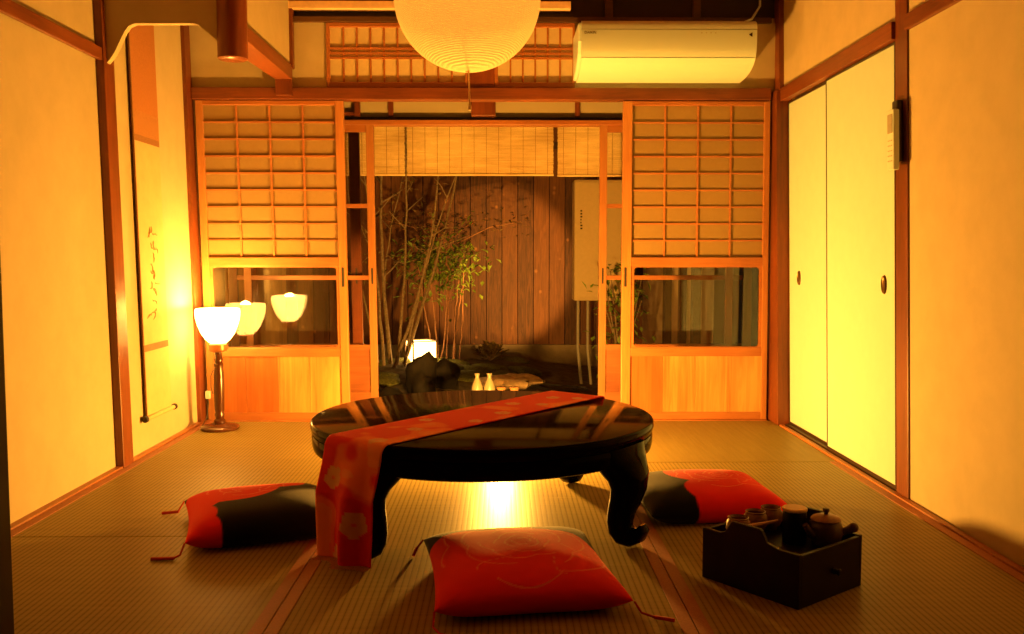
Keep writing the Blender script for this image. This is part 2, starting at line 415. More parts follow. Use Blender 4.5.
pa = MB(); pa.add([*vs, (vs[0][0], vs[0][1], 2.399), (vs[1][0], vs[1][1], 2.399), (vs[2][0], vs[2][1], 2.399), (vs[3][0], vs[3][1], 2.399)],
       [(0, 1, 2, 3), (7, 6, 5, 4), (0, 4, 5, 1), (1, 5, 6, 2), (2, 6, 7, 3), (3, 7, 4, 0)])
struct('wall_alcove_side', pa, M['plaster'], 'small ochre plaster panel above the alcove beam', 'wall')
trim(19, box(-1.143, -1.062, 4.735, 4.765, 1.672, 1.752), M['dark_z'], 'small block holding the alcove beam on the lintel')

# ------------------------------------------------------------------ tatami
def tatami_mat(x0, x1, y0, y1, grain, borders, label):
    t = thing('tatami_mat', label, 'tatami mat', ((x0 + x1) / 2, (y0 + y1) / 2, -.055), 0, 'tatami mats on the floor')
    g = .0015
    MB().box(x0 + g, x1 - g, y0 + g, y1 - g, -.055, 0).build('woven_rush', M['tat_' + grain], t, bevel=.002)
    w = .034
    for side in borders:
        b = MB()
        if side == 'l': b.box(x0 + g, x0 + w, y0 + g, y1 - g, -.02, .0022)
        if side == 'r': b.box(x1 - w, x1 - g, y0 + g, y1 - g, -.02, .0022)
        if side == 'b': b.box(x0 + g, x1 - g, y1 - w, y1 - g, -.02, .0022)
        if side == 'f': b.box(x0 + g, x1 - g, y0 + g, y0 + w, -.02, .0022)
        b.build('border', M['heri'], t)
TL, TA, TB, TR = XL + .03, -.545, .448, XR - .03
tatami_mat(TL, TA, 2.785, 4.75, 'y', 'lr', 'tatami mat along the left wall, under the floor lamp')
tatami_mat(TL, TA, .82, 2.785, 'y', 'lr', 'tatami mat along the left wall, nearest the camera')
tatami_mat(TA, TR, 3.785, 4.75, 'x', '', 'tatami mat lying crosswise in front of the open screens')
tatami_mat(TA, TB, 1.82, 3.785, 'y', 'lr', 'tatami mat in the middle, under the round table')
tatami_mat(TB, TR, 1.82, 3.785, 'y', 'lr', 'tatami mat along the right wall, under the tea box')

# ------------------------------------------------------------------ paper screens (shoji) with glass
def rounded(x0, x1, z0, z1, r, n=5):
    p = []
    for cx, cz, a0 in ((x1 - r, z1 - r, 0), (x0 + r, z1 - r, 90), (x0 + r, z0 + r, 180), (x1 - r, z0 + r, 270)):
        for i in range(n + 1):
            a = math.radians(a0 + 90 * i / n); p.append((cx + r * cos(a), cz + r * sin(a)))
    return p
def frame_round(mb, x0, x1, z0, z1, inner, y0, y1):
    """rectangular surround with a rounded rectangular hole"""
    n = len(inner); cx, cz = (x0 + x1) / 2, (z0 + z1) / 2; outer = []
    for px, pz in inner:
        dx, dz = px - cx, pz - cz
        t = min((x1 - cx) / abs(dx) if abs(dx) > 1e-9 else 1e9, (z1 - cz) / abs(dz) if abs(dz) > 1e-9 else 1e9)
        outer.append((cx + dx * t, cz + dz * t))
    vs = []
    for y in (y0, y1):
        vs += [(a, y, b) for a, b in outer] + [(a, y, b) for a, b in inner]
    fs = []
    for i in range(n):
        j = (i + 1) % n
        fs += [(i, j, n + j, n + i), (2 * n + i, 3 * n + i, 3 * n + j, 2 * n + j), (n + i, n + j, 3 * n + j, 3 * n + i), (i, 2 * n + i, 2 * n + j, j)]
    mb.add(vs, fs)
def shoji(i, x0, x1, sw0, sw1, ztop, label, pull_x):
    t = struct_root('door_%d' % i, label, 'sliding screen', ((x0 + x1) / 2, 4.80, 0.004))
    y0, y1 = 4.772, 4.806
    for a, b in ((x0, x0 + sw0), (x1 - sw1, x1)):
        MB().box(a, b, y0, y1, .004, ztop).build('stile', M['frame_z'], t, bevel=.002)
    ix0, ix1 = x0 + sw0, x1 - sw1
    for z0, z1 in ((ztop - .022, ztop), (.806, .852), (.336, .380), (.004, .042)):
        MB().box(ix0, ix1, y0 + .002, y1 - .002, z0, z1).build('rail', M['frame_x'], t, bevel=.002)
    la = MB(); lx = [(ix0 + (ix1 - ix0) * k / 4) for k in range(5)]
    for k in (1, 2, 3): la.box(lx[k] - .0045, lx[k] + .0045, y0 + .010, y0 + .018, .852, ztop - .022)
    for r in range(1, 9):
        z = .852 + (ztop - .022 - .852) * r / 9
        la.box(ix0, ix1, y0 + .011, y0 + .017, z - .0042, z + .0042)
    la.build('lattice', M['lattice'], t)
    MB().box(ix0, ix1, y0 + .019, y0 + .0205, .852, ztop - .022).build('paper', M['shoji'], t)
    fr = MB(); inner = rounded(ix0 + .016, ix1 - .014, .386, .800, .016)
    frame_round(fr, ix0, ix1, .380, .806, inner, y0 + .006, y1 - .008)
    fr.build('pane_frame', M['frame_x'], t)
    MB().box(ix0 + .01, ix1 - .01, y0 + .015, y0 + .019, .382, .804).build('glass_pane', M['glass'], t)
    for q in range(4):
        a, b = ix0 + (ix1 - ix0) * q / 4, ix0 + (ix1 - ix0) * (q + 1) / 4
        MB().box(a + .0006, b - .0006, y0 + .010 + .0006 * (q % 2), y0 + .02, .042, .336).build('panel_board', M['panel_red' if q == 0 or (q == 1 and x0 < 0) else 'panel'], t)
    MB().box(pull_x - .006, pull_x + .006, y0 - .0012, y0 + .004, .70, .80).build('finger_pull', M['dark_plastic'], t)
shoji(1, -1.532, -.795, .036, .040, 1.652, 'paper lattice screen at back left, glazed below, behind the floor lamp', -.815)
shoji(2, .622, 1.388, .048, .030, 1.652, 'paper lattice screen at back right, glazed below, beside the cupboard doors', .640)

# lattice windows (ranma) above the lintel
def ranma(i, x0, x1, n, label):
    t = struct_root('window_%d' % i, label, 'lattice window', ((x0 + x1) / 2, YB, 1.718))
    y0, y1 = 4.772, 4.800
    f = MB()
    f.box(x0, x0 + .017, y0, y1, 1.718, 2.043).box(x1 - .012, x1, y0, y1, 1.718, 2.043)
    f.box(x0 + .017, x1 - .012, y0, y1, 1.718, 1.745).box(x0 + .017, x1 - .012, y0, y1, 2.022, 2.043)
    f.build('window_frame', M['frame_x'], t, bevel=.0015)
    l = MB(); a, b = x0 + .017, x1 - .012
    for k in range(1, n):
        x = a + (b - a) * k / n; l.box(x - .0045, x + .0045, y0 + .011, y0 + .017, 1.745, 2.022)
    for z in (1.868, 1.892, 1.916): l.box(a, b, y0 + .009, y0 + .016, z - .005, z + .005)
    l.build('lattice', M['lattice'], t)
    MB().box(a, b, y0 + .018, y0 + .020, 1.745, 2.022).build('paper', M['ranma_paper'], t)
ranma(1, -.892, -.173, 10, 'paper lattice window left of the short post, under the lantern')
ranma(2, -.035, .375, 6, 'paper lattice window right of the short post, beside the air conditioner')

# ------------------------------------------------------------------ cupboard doors (fusuma)
def fusuma(i, y0, y1, x, label, py):
    t = struct_root('door_%d' % i, label, 'sliding door', (x, (y0 + y1) / 2, .012))
    MB().box(x, x + .018, y0 + .007, y1 - .007, .024, 1.626).build('paper_panel', M['fusuma'], t)
    f = MB(); f.box(x - .002, x + .02, y0, y0 + .007, .012, 1.636).box(x - .002, x + .02, y1 - .007, y1, .012, 1.636)
    f.box(x - .002, x + .02, y0 + .007, y1 - .007, .012, .024).box(x - .002, x + .02, y0 + .007, y1 - .007, 1.626, 1.636)
    f.build('edge_frame', M['black_edge'], t)
    q = MB(); q.lathe([(0, .001), (.020, .001), (.026, .003), (.030, .0065), (.033, .004), (.034, 0)], 28,
                      Matrix.Translation((x, py, .752)) @ Matrix.Diagonal((1, .62, 1.05, 1)) @ Matrix.Rotation(-PI / 2, 4, 'Y'))
    q.build('door_pull', M['bronze'], t, smooth=True)
fusuma(3, 3.96, 4.605, XR + .024, 'plain cream sliding cupboard door, the farther one', 4.445)
fusuma(4, 3.285, 4.00, XR + .001, 'plain cream sliding cupboard door, the nearer one beside the post', 3.385)

# ------------------------------------------------------------------ veranda and outer glass doors
struct('floor_veranda', box(-1.75, 1.62, 4.852, 5.42, -.06, -.004), M['engawa'], 'dark veranda boards outside the paper screens', 'floor')
struct('wall_veranda', box(-1.75, -1.62, 4.88, 5.40, -.06, 2.40).box(1.52, 1.62, 4.88, 5.40, -.06, 2.40), M['curtain'], 'brown end walls of the veranda', 'wall')
struct('ceiling_veranda', box(-1.75, 1.62, 4.86, 5.9, 2.30, 2.36), M['night'], 'dark boards above the veranda', 'ceiling')
ow = MB(); ow.box(-1.62, 1.52, 5.29, 5.35, 1.775, 2.30)
struct('wall_outer', ow, M['plaster'], 'plaster strip above the outer glass doors', 'wall')
trim(20, box(-1.62, 1.52, 5.27, 5.36, 1.600, 1.628), M['frame_x'], 'wooden lintel rail above the outer glass doors')
trim(21, box(-1.62, 1.52, 5.285, 5.35, 1.630, 1.646), M['night'], 'black gap rail below the frosted transom')
trim(22, box(-1.62, 1.52, 5.27, 5.36, -.06, .012), M['engawa'], 'dark sill rail under the outer glass doors')
trim(23, box(-.165, -.030, 5.24, 5.30, 1.646, 2.30), M['dark_z'], 'short post in the frosted transom')
wn = struct_root('window_3', 'frosted glass transom above the outer glass doors', 'window', (0, 5.31, 1.664))
MB().box(-1.6, 1.5, 5.31, 5.315, 1.646, 1.775).build('frosted_glass', M['frost'], wn)
mu = MB()
for x in (-.80, -.615, .43): mu.box(x - .014, x + .014, 5.295, 5.32, 1.646, 1.775)
mu.box(-1.0, -.79, 5.285, 5.30, 1.655, 1.672).box(-.815, -.785, 5.27, 5.30, 1.648, 1.775)
mu.build('mullion', M['dark_z'], wn)
def outer_door(i, x0, x1, y, label, stile_l=.042, stile_r=.042):
    t = struct_root('door_%d' % i, label, 'glass door', ((x0 + x1) / 2, y, .012))
    MB().box(x0, x0 + stile_l, y, y + .03, .012, 1.60).build('stile', M['dark_z' if i > 6 else 'frame_z'], t, bevel=.002)
    MB().box(x1 - stile_r, x1, y, y + .03, .012, 1.60).build('stile', M['dark_z' if i > 6 else 'frame_z'], t, bevel=.002)
    a, b = x0 + stile_l, x1 - stile_r
    for z0, z1 in ((1.560, 1.60), (1.132, 1.156), (.722, .748), (.318, .350), (.012, .075)):
        MB().box(a, b, y + .004, y + .026, z0, z1).build('rail', M['frame_x'], t, bevel=.002)
    for z0, z1 in ((1.156, 1.56), (.748, 1.132), (.35, .722)):
        MB().box(a, b, y + .013, y + .017, z0, z1).build('glass_pane', M['glass'], t)
    MB().box(a, b, y + .010, y + .020, .075, .318).build('lower_panel', M['panel_dark'], t)
    for xx in ((x1 - stile_r / 2) if x0 < 0 else (x0 + stile_l / 2),):
        MB().box(xx - .005, xx + .005, y - .001, y + .004, .70, .79).build('finger_pull', M['dark_plastic'], t)
outer_door(5, -1.46, -.714, 5.275, 'outer glass door at the left of the garden opening')
outer_door(6, .556, 1.33, 5.275, 'outer glass door at the right of the garden opening')
outer_door(7, -1.56, -.80, 5.315, 'second outer glass door behind the left one', .05, .06)
outer_door(8, .70, 1.45, 5.315, 'second outer glass door behind the right one', .06, .05)

# ------------------------------------------------------------------ round low table
TC = Vector((-.063, 3.005, 0)); TZ = .338
t = thing('round_table', 'low round black lacquered table with curved scroll-foot legs', 'table', (TC.x, TC.y, 0))
top = [(0, .298), (.535, .298), (.550, .300), (.553, .304), (.553, .309), (.555, .312), (.557, .318), (.557, .331), (.554, .336), (.548, TZ), (0, TZ)]
MB().lathe(top, 128).build('tabletop', M['lacquer'], t, world=False, smooth=True)
ap = [(.495, .298), (.551, .298), (.553, .290), (.552, .265), (.548, .250), (.540, .245), (.515, .245), (.500, .250), (.495, .298)]
MB().lathe(ap, 128).build('apron', M['lacquer'], t, world=False, smooth=True)
def cabriole(ang):
    prof = [(.495, .297, .048, .125), (.500, .262, .050, .118), (.512, .240, .054, .096), (.527, .208, .053, .074), (.528, .172, .048, .060),
            (.518, .137, .042, .052), (.506, .102, .037, .047), (.500, .070, .035, .044), (.504, .046, .033, .044), (.516, .033, .031, .045)]
    rings = []
    ca, sa = cos(ang), sin(ang)
    path = [(r, z) for r, z, a, b in prof] + [(.540, .029), (.563, .038), (.576, .056), (.574, .071)]
    half = [(a, b) for r, z, a, b in prof] + [(.028, .042), (.022, .037), (.015, .030), (.006, .016)]
    n = len(path)
    for i, (r, z) in enumerate(path):
        a, b = path[max(i - 1, 0)], path[min(i + 1, n - 1)]
        tx, tz = b[0] - a[0], b[1] - a[1]; l = math.hypot(tx, tz); tx /= l; tz /= l
        nx, nz = -tz, tx
        ring = []
        for k in range(20):
            q = 2 * PI * k / 20
            cu, cv = cos(q), sin(q)
            e = 0.8
            cu = math.copysign(abs(cu) ** e, cu); cv = math.copysign(abs(cv) ** e, cv)
            rr = r + .016 + nx * cu * half[i][0]; zz = z + nz * cu * half[i][0]; tt = cv * half[i][1]
            ring.append(Vector((rr * ca - tt * sa, rr * sa + tt * ca, max(zz, 0.0005))))
        rings.append(ring)
    return MB().rings(rings)
for a in (-36.5, 53.5, 143.5, 233.5):
    cabriole(math.radians(a)).build('leg', M['lacquer'], t, world=False, smooth=True)

# ------------------------------------------------------------------ table runner
def flower(x, y, cx, cy, r, a0=0.0):
    d = math.hypot(x - cx, y - cy)
    if d > r: return 0
    a = math.atan2(y - cy, x - cx) + a0
    rr = r * (0.80 + 0.20 * abs(cos(2.5 * a)))
    return 0.0 if d > rr else (0.35 if d < r * .16 else 1.0)
def vnoise(x, y, s=0):
    def h(i, j): return math.modf(abs(sin(i * 127.1 + j * 311.7 + s * 74.7) * 43758.5453))[0]
    i, j = math.floor(x), math.floor(y); u, v = x - i, y - j
    u = u * u * (3 - 2 * u); v = v * v * (3 - 2 * v)
    return (h(i, j) * (1 - u) + h(i + 1, j) * u) * (1 - v) + (h(i, j + 1) * (1 - u) + h(i + 1, j + 1) * u) * v
def runner():
    ang = math.radians(231.5); d = Vector((cos(ang), sin(ang), 0)); n = Vector((-sin(ang), cos(ang), 0))
    W = .116; path = []
    for k in range(12): path.append((-.566, TZ - .10 + .10 * k / 12))          # tail behind the far rim
    path += [(-.565, TZ - .004), (-.560, TZ + .002), (-.552, TZ + .0035)]
    N = 150
    for k in range(N + 1): path.append((-.55 + 1.095 * k / N, TZ + .0035))
    for a in range(1, 9):
        q = PI / 2 * a / 8; path.append((.545 + .030 * sin(q), TZ - .0305 + .034 * cos(q)))
    z = TZ - .0305; N2 = 70
    for k in range(1, N2 + 1): path.append((.575 + .032 * min(1, 2.6 * k / N2) ** 1.2 + .004 * (k / N2), z + (.006 - z) * k / N2))
    vs = []; cols = []; fs = []; nw = 36; L = 0; prev = None
    fl = [(.52, .055, .030), (.335, .02, .026), (.20, -.06, .026), (-.05, .05, .030), (-.22, -.04, .028), (-.27, .05, .024), (-.42, -.01, .028), (-.46, .07, .022),
          (.665, -.060, .034), (.78, .055, .04), (.88, -.03, .03), (.12, .075, .024)]
    for i, (s, zz) in enumerate(path):
        if prev: L += math.hypot(s - prev[0], zz - prev[1])
        prev = (s, zz)
        along = L - .672
        hang = max(0, (TZ - .03 - zz) / TZ) if s > .5 else 0
        for j in range(nw + 1):
            w = -W + 2 * W * j / nw
            p = TC + d * s + n * w * (1 - .15 * hang) + Vector((0, 0, zz))
            if hang > 0:
                p += d * (.010 * sin(w * 42 + .6) * min(1, hang * 2.0) + .026 * min(1, hang * 1.5) * (w / W > 0.25) * 0)
                fold = max(0, 1 - abs(w / W - .12) / .5)
                p += d * .020 * fold * min(1, hang * 1.6)
            vs.append(p)
            c = (0.80, 0.010, 0.006)
            cl = vnoise(along * 7.5 + 3, w * 10 + 5, 1) * .65 + vnoise(along * 17, w * 19, 2) * .35
            k = min(1, max(0, (cl - .50) / .06))
            o = (0.92, 0.17, 0.045)
            if cl > .66: o = (0.92, 0.26, 0.08)
            c = tuple(c[q] * (1 - k) + o[q] * k for q in range(3))
            f = max(flower(along, w, a, b, r) for a, b, r in fl)
            if f > 0: c = tuple(c[q] * (1 - f * .8) + (0.80, 0.46, 0.20)[q] * f * .8 for q in range(3))
            cols.append(c)
    for i in range(len(path) - 1):
        for j in range(nw):
            a = i * (nw + 1) + j; fs.append((a, a + 1, a + nw + 2, a + nw + 1))
    mb = MB(); mb.add(vs, fs)
    r = mb.build('table_runner', M['runner'], smooth=False, loc=(TC.x, TC.y, TZ), colors=cols)
    for p in r.data.polygons: p.use_smooth = True
    md = r.modifiers.new('thickness', 'SOLIDIFY'); md.thickness = .003; md.offset = 0
    tag(r, 'red brocade runner with pale blossoms laid diagonally over the table', 'table runner')
    fr = MB(); e = vs[-(nw + 1):]
    for j in range(nw):
        for q in range(3):
            p = e[j].lerp(e[j + 1], q / 3)
            fr.tube([p, p + d * .012 + Vector((0, 0, .002 - p.z + .001 * (q % 2))), p + d * (.024 + .006 * random.random()) + n * random.uniform(-.004, .004) + Vector((0, 0, .0022 - p.z))], .0011, 4)
    fr.build('fringe', M['gold'], r)
runner()

# ------------------------------------------------------------------ floor cushions
RED, BLK, LINE = (0.86, 0.012, 0.006), (0.006, 0.004, 0.003), (0.95, 0.20, 0.08)
def cushion(name_label, loc, rz, sx, sy, H, red, rose, tassels):
    t = thing('floor_cushion', name_label, 'floor cushion', loc, rz, 'rose floor cushions around the table')
    N = 110; vs = []; fs = []; cols = []
    def pt(u, v, top):
        x = sx / 2 * u * (1 - .055 * (1 - v * v)); y = sy / 2 * v * (1 - .055 * (1 - u * u))
        e = max(0, (1 - abs(u) ** 5)) ** .55 * max(0, (1 - abs(v) ** 5)) ** .55
        mid = .040
        dome = .80 + .20 * (1 - u * u) * (1 - v * v)
        wr = .0007 * sin(7 * u + 3 * v) * e
        dimple = -.0004 * math.exp(-(u * u + v * v) / .012)
        return Vector((x, y, mid + (H - mid) * e * dome + wr + dimple * e)) if top else Vector((x, y, mid - mid * min(1, e * 1.35) + .001))
    def colr(u, v):
        m = 0.0
        for cx, cy, r in red:
            q = (r - math.hypot(u - cx, v - cy)) / .018
            m = max(m, min(1, max(0, q + .5)))
        l = 0.0
        rx, ry, rr = rose
        d = math.hypot((u - rx), (v - ry)) / rr; a = math.atan2(v - ry, u - rx)
        for kk, (r0, npet, ph) in enumerate(((.12, 3, .4), (.22, 3, 1.5), (.36, 4, .2), (.55, 5, 1.0), (.80, 5, .1), (1.08, 6, .7))):
            rk = r0 * (1 + .16 * abs(sin(npet * (a + ph) / 2 + .3 * kk)) - .06)
            w = .013 / rr
            q = 1 - abs(d - rk) / w
            gap = sin(a * 2 + kk * 1.9) > -.72
            if q > 0 and gap: l = max(l, min(1, q * 1.6))
        # petal veins
        for a1 in (-2.1, -1.0, -.3, .6):
            if .55 < d < 1.08:
                q = 1 - abs((a - a1 - .25 * sin(d * 5))) * d * rr / .010
                if q > 0: l = max(l, min(1, q * 1.4))
        c = tuple(BLK[k] * (1 - m) + RED[k] * m for k in range(3))
        l *= .85 * m
        return tuple(c[k] * (1 - l) + LINE[k] * l for k in range(3))
    def warp(i): return sin(PI / 2 * (-1 + 2 * i / N)) * .35 + (-1 + 2 * i / N) * .65
    for top in (True, False):
        for i in range(N + 1):
            for j in range(N + 1):
                u, v = warp(i), warp(j)
                vs.append(pt(u, v, top)); cols.append(colr(u, v))
    o = (N + 1) ** 2
    for b in (0, o):
        for i in range(N):
            for j in range(N):
                a = b + i * (N + 1) + j; fs.append((a, a + 1, a + N + 2, a + N + 1) if b == 0 else (a, a + N + 1, a + N + 2, a + 1))
    mb = MB(); mb.add(vs, fs)
    c = mb.build('cover', M['cushion'], t, world=False, colors=cols)
    bm = bmesh.new(); bm.from_mesh(c.data); bmesh.ops.remove_doubles(bm, verts=bm.verts, dist=.0012); bmesh.ops.recalc_face_normals(bm, faces=bm.faces); bm.to_mesh(c.data); bm.free()
    for p in c.data.polygons: p.use_smooth = True
    for su, sv, pts in tassels:
        p0 = Vector((sx / 2 * su, sy / 2 * sv, .040))
        mbt = MB(); path = [p0] + [p0 + Vector((a, b, h - .040)) for a, b, h in pts]
        fine = []
        for i in range(len(path) - 1):
            for q in range(5): fine.append(path[i].lerp(path[i + 1], q / 5))
        fine.append(path[-1])
        mbt.tube(fine, [.0028 if i < len(fine) - 6 else .0048 for i in range(len(fine))], 6)
        mbt.build('tassel', M['cord_red'], t, world=False, smooth=True)
cushion('red and black rose cushion in front of the table, nearest the camera', (.043, 2.375, 0), math.radians(7.5), .475, .545, .105,
        [(-.35, -.38, .96), (.15, -.30, .88), (.72, -.80, .70), (-.9, -.9, .8), (.50, .10, .40), (-.62, .12, .52), (.0, .30, .33), (.72, -.22, .34), (-.95, -.1, .5)], (.05, .08, .84),
        [(-1, -1, [(-.004, -.02, .012), (.012, -.05, .005), (.045, -.075, .005)]), (1, -1, [(.015, -.01, .015), (.045, -.02, .006), (.085, -.045, .006)]),
         (-1, 1, [(-.02, -.012, .02), (-.03, -.03, .005)])])
cushion('red and black rose cushion at the left of the table, partly behind the runner', (-.768, 2.89, 0), math.radians(19), .46, .48, .108,
        [(-.38, .48, .70), (-1.0, .1, .50), (-1.15, -.55, .54), (.22, .80, .50), (.45, .62, .24), (-.35, .15, .36), (-1.2, -1.0, .65)], (-.15, .58, .50),
        [(-1, -1, [(-.012, -.012, .012), (-.03, -.015, .005), (-.09, -.0, .005)]), (-1, 1, [(-.02, -.02, .012), (-.07, -.0, .006)])])
cushion('red and black rose cushion at the right of the table, behind the tea box', (.690, 3.085, 0), math.radians(4), .47, .45, .112,
        [(.25, .35, .78), (.55, -.35, .84), (.02, -.55, .46), (.95, .8, .5), (-.05, .70, .34), (.15, -.85, .50), (-.1, .92, .38), (.95, -.9, .5)], (.25, .15, .60), [])

# ------------------------------------------------------------------ floor lamp
LX, LY = -1.402, 4.54
t = thing('floor_lamp', 'small turned-wood floor lamp with glowing milk-glass bowl shade', 'lamp', (LX, LY, 0))
MB().lathe([(0, .0005), (.090, .0005), (.094, .006), (.094, .014), (.088, .020), (.050, .026), (.034, .034), (0, .034)], 40).build('base', M['lamp_wood'], t, world=False, smooth=True)
MB().lathe([(0, .034), (.026, .034), (.028, .045), (.020, .055), (.024, .075), (.020, .085), (.023, .10), (.026, .20), (.026, .27), (.021, .31), (.024, .325), (.018, .335),
            (.021, .35), (.017, .36), (.017, .385), (0, .385)], 28).build('post', M['lamp_wood'], t, world=False, smooth=True)
MB().lathe([(0, .385), (.020, .385), (.042, .392), (.045, .400), (.044, .425), (.034, .432), (0, .432)], 28).build('shade_holder', M['lamp_metal'], t, world=False, smooth=True)
sh = [(0, .432), (.040, .432), (.060, .450), (.080, .480), (.096, .520), (.106, .560), (.107, .590), (.104, .600), (.101, .598), (.102, .560), (.092, .522), (.076, .484), (.056, .455), (0, .440)]
MB().lathe(sh, 48).build('lamp_shade', M['shade'], t, world=False, smooth=True)
cd = [(-.09, .01, .006), (-.11, .06, .004), (-.12, .12, .005), (-.118, .17, .03), (-.12, .205, .10), (-.128, .215, .14)]
MB().tube([Vector(p) for p in cd], .003, 6).build('power_cord', M['dark_plastic'], t, world=False, smooth=True)
MB().tube([(-.02, -.02, .30), (-.034, -.018, .27), (-.035, -.016, .21), (-.026, -.016, .18)], .002, 6).build('pull_switch_cord', M['dark_plastic'], t, world=False, smooth=True)
MB().box(-.137, -.112, .206, .221, .12, .16).build('plug', M['white_plastic'], t, world=False, bevel=.002)

# ------------------------------------------------------------------ paper globe lantern
C = Vector((-.110, 3.0, 1.682)); R = .234
t = thing('paper_lantern', 'large round white paper lantern hanging over the table', 'lantern', C)
g = MB(); prof = []
for i in range(65):
    a = -PI / 2 * .985 + PI * .985 * i / 64
    prof.append((R * cos(a), R * .99 * sin(a)))
g.lathe([(r, z) for r, z in prof], 72)
g.f = [f for f in g.f if len(f) == 4]
g.build('paper_globe', M['washi_ball'], t, world=False, smooth=True)
for s in (-1, 1):
    ri = MB()
    pr = R * cos(PI / 2 * .985); pz = s * R * .99 * sin(PI / 2 * .985)
    ri.tube([(pr * cos(2 * PI * k / 32), pr * sin(2 * PI * k / 32), pz) for k in range(33)], .0025, 6, cap=False)
    ri.build('rim_wire', M['lid_pale'], t, world=False, smooth=True)
MB().lathe([(0, -.035), (.022, -.03), (.030, -.01), (.026, .012), (.014, .03), (.014, .06), (0, .06)], 24, None, 0, 0, .02).build('bulb', M['porcelain'], t, world=False, smooth=True)
MB().tube([(0, 0, .08), (0, 0, .30), (0, 0, .718)], .004, 8).build('hanging_cord', M['white_plastic'], t, world=False)
MB().tube([(-.008, -.012, .04), (-.004, -.012, -.12), (.004, -.01, -.24), (.007, -.01, -.345)], .0028, 8).lathe([(0, 0), (.005, .002), (.006, .012), (.003, .022), (0, .022)], 12, None, .007, -.010, -.358).build('pull_string', M['lid_pale'], t, world=False, smooth=True)

# ------------------------------------------------------------------ air conditioner
ax0, ax1 = .366, 1.212
t = thing('air_conditioner', 'white wall air conditioner above the right paper screen', 'air conditioner', ((ax0 + ax1) / 2, 4.785, 1.75))
body = [(4.784, 1.970), (4.784, 1.757), (4.760, 1.750), (4.700, 1.757), (4.62, 1.772), (4.545, 1.796), (4.49, 1.828), (4.455, 1.88), (4.450, 1.960), (4.46, 1.968)]
MB().prism(body, ax0, ax1, 'x').build('body', M['white_plastic'], t, bevel=.006)
def smooth_curve(p, n=6):
    out = []
    for i in range(len(p) - 1):
        p0, p1, p2, p3 = p[max(i - 1, 0)], p[i], p[i + 1], p[min(i + 2, len(p) - 1)]
        for q in range(n):
            f = q / n
            out.append(tuple(.5 * (2 * p1[k] + (p2[k] - p0[k]) * f + (2 * p0[k] - 5 * p1[k] + 4 * p2[k] - p3[k]) * f * f + (3 * p1[k] - p0[k] - 3 * p2[k] + p3[k]) * f ** 3) for k in (0, 1)))
    return out + [p[-1]]
def curve_panel(pts, x0, x1, th):
    inner = [(y + th, z + th * .45) for y, z in pts]
    return MB().prism(pts + inner[::-1], x0, x1, 'x')
def panel_obj(name, pts, th, **kw):
    o = curve_panel(smooth_curve(pts), ax0 + .014, ax1, th).build(name, M['white_plastic'], t, smooth=True, **kw)
    return o
panel_obj('top_grille', [(4.436, 1.966), (4.426, 1.955), (4.423, 1.930)], .022)
panel_obj('front_panel', [(4.423, 1.927), (4.424, 1.88), (4.430, 1.835), (4.442, 1.803)], .022)
panel_obj('air_flap', [(4.444, 1.800), (4.478, 1.776), (4.530, 1.757), (4.590, 1.746), (4.650, 1.740), (4.745, 1.738)], .012)
def text_mesh(name, body, size, mat, parent, M4, ext=.0004):
    cu = bpy.data.curves.new(name, 'FONT'); cu.body = body; cu.size = size; cu.extrude = ext
    ob = bpy.data.objects.new(name, cu); COL.objects.link(ob)
    bpy.context.view_layer.update()
    me = bpy.data.meshes.new_from_object(ob.evaluated_get(bpy.context.evaluated_depsgraph_get()))
    bpy.data.objects.remove(ob); me.name = name
    me.transform(M4); me.materials.clear(); me.materials.append(mat)
    o = bpy.data.objects.new(name, me); COL.objects.link(o); o.parent = parent
    return o
off = world_loc(t)
RX = Matrix.Rotation(PI / 2, 4, 'X')
text_mesh('brand_lettering', 'DAIKIN', .017, M['ink'], t, Matrix.Translation(Vector((ax0 + .026, 4.4222, 1.9075)) - off) @ RX)
dots = MB()
for k in range(4): dots.box(.945 + .022 * k, .951 + .022 * k, 4.4218, 4.424, 1.911, 1.914)
dots.build('indicator_mark', M['grey_plastic'], t)
MB().prism([(1.172, 1.905), (1.188, 1.915), (1.188, 1.895)], 4.4218, 4.424, 'y').build('arrow_mark', M['ink'], t)
sl = MB(); sl.box(ax0 + .0135, ax1 - .0, 4.431, 4.436, 1.9272, 1.9298)
sl.build('shadow_gap_strip', M['grey_plastic'], t)
cb = MB().tube([(1.06, 4.70, 1.978), (1.16, 4.72, 2.01), (1.27, 4.75, 2.06), (1.315, 4.77, 2.13), (1.32, 4.78, 2.40)], .006, 8)
tag(cb.build('power_cable', M['white_plastic'], smooth=True, loc=(1.06, 4.70, 1.99)), 'thin white cable rising from the air conditioner to the ceiling', 'cable')

# ------------------------------------------------------------------ remote control on the right post
t = thing('remote_control', 'white air conditioner remote in a dark wall cradle on the right post', 'remote control', (1.392, 3.238, 1.168))
dz, dy = -.012, -.025
MB().box(1.384, 1.406, 3.206 + dy, 3.262 + dy, 1.175 + dz, 1.388 + dz).build('remote_body', M['white_plastic'], t, bevel=.004)
MB().box(1.382, 1.3845, 3.214 + dy, 3.254 + dy, 1.305 + dz, 1.372 + dz).build('display', M['grey_plastic'], t, bevel=.001)
bt = MB()
for r in range(5):
    for c in range(3): bt.box(1.3828, 1.3845, 3.217 + dy + .0145 * c, 3.223 + dy + .0145 * c, 1.205 + dz + .018 * r, 1.209 + dz + .018 * r)
bt.build('button', M['grey_plastic'], t)
MB().box(1.407, 1.428, 3.188 + dy + .04, 3.236 + dy + .04, 1.205 + dz, 1.425 + dz).build('cradle', M['dark_plastic'], t, bevel=.006)

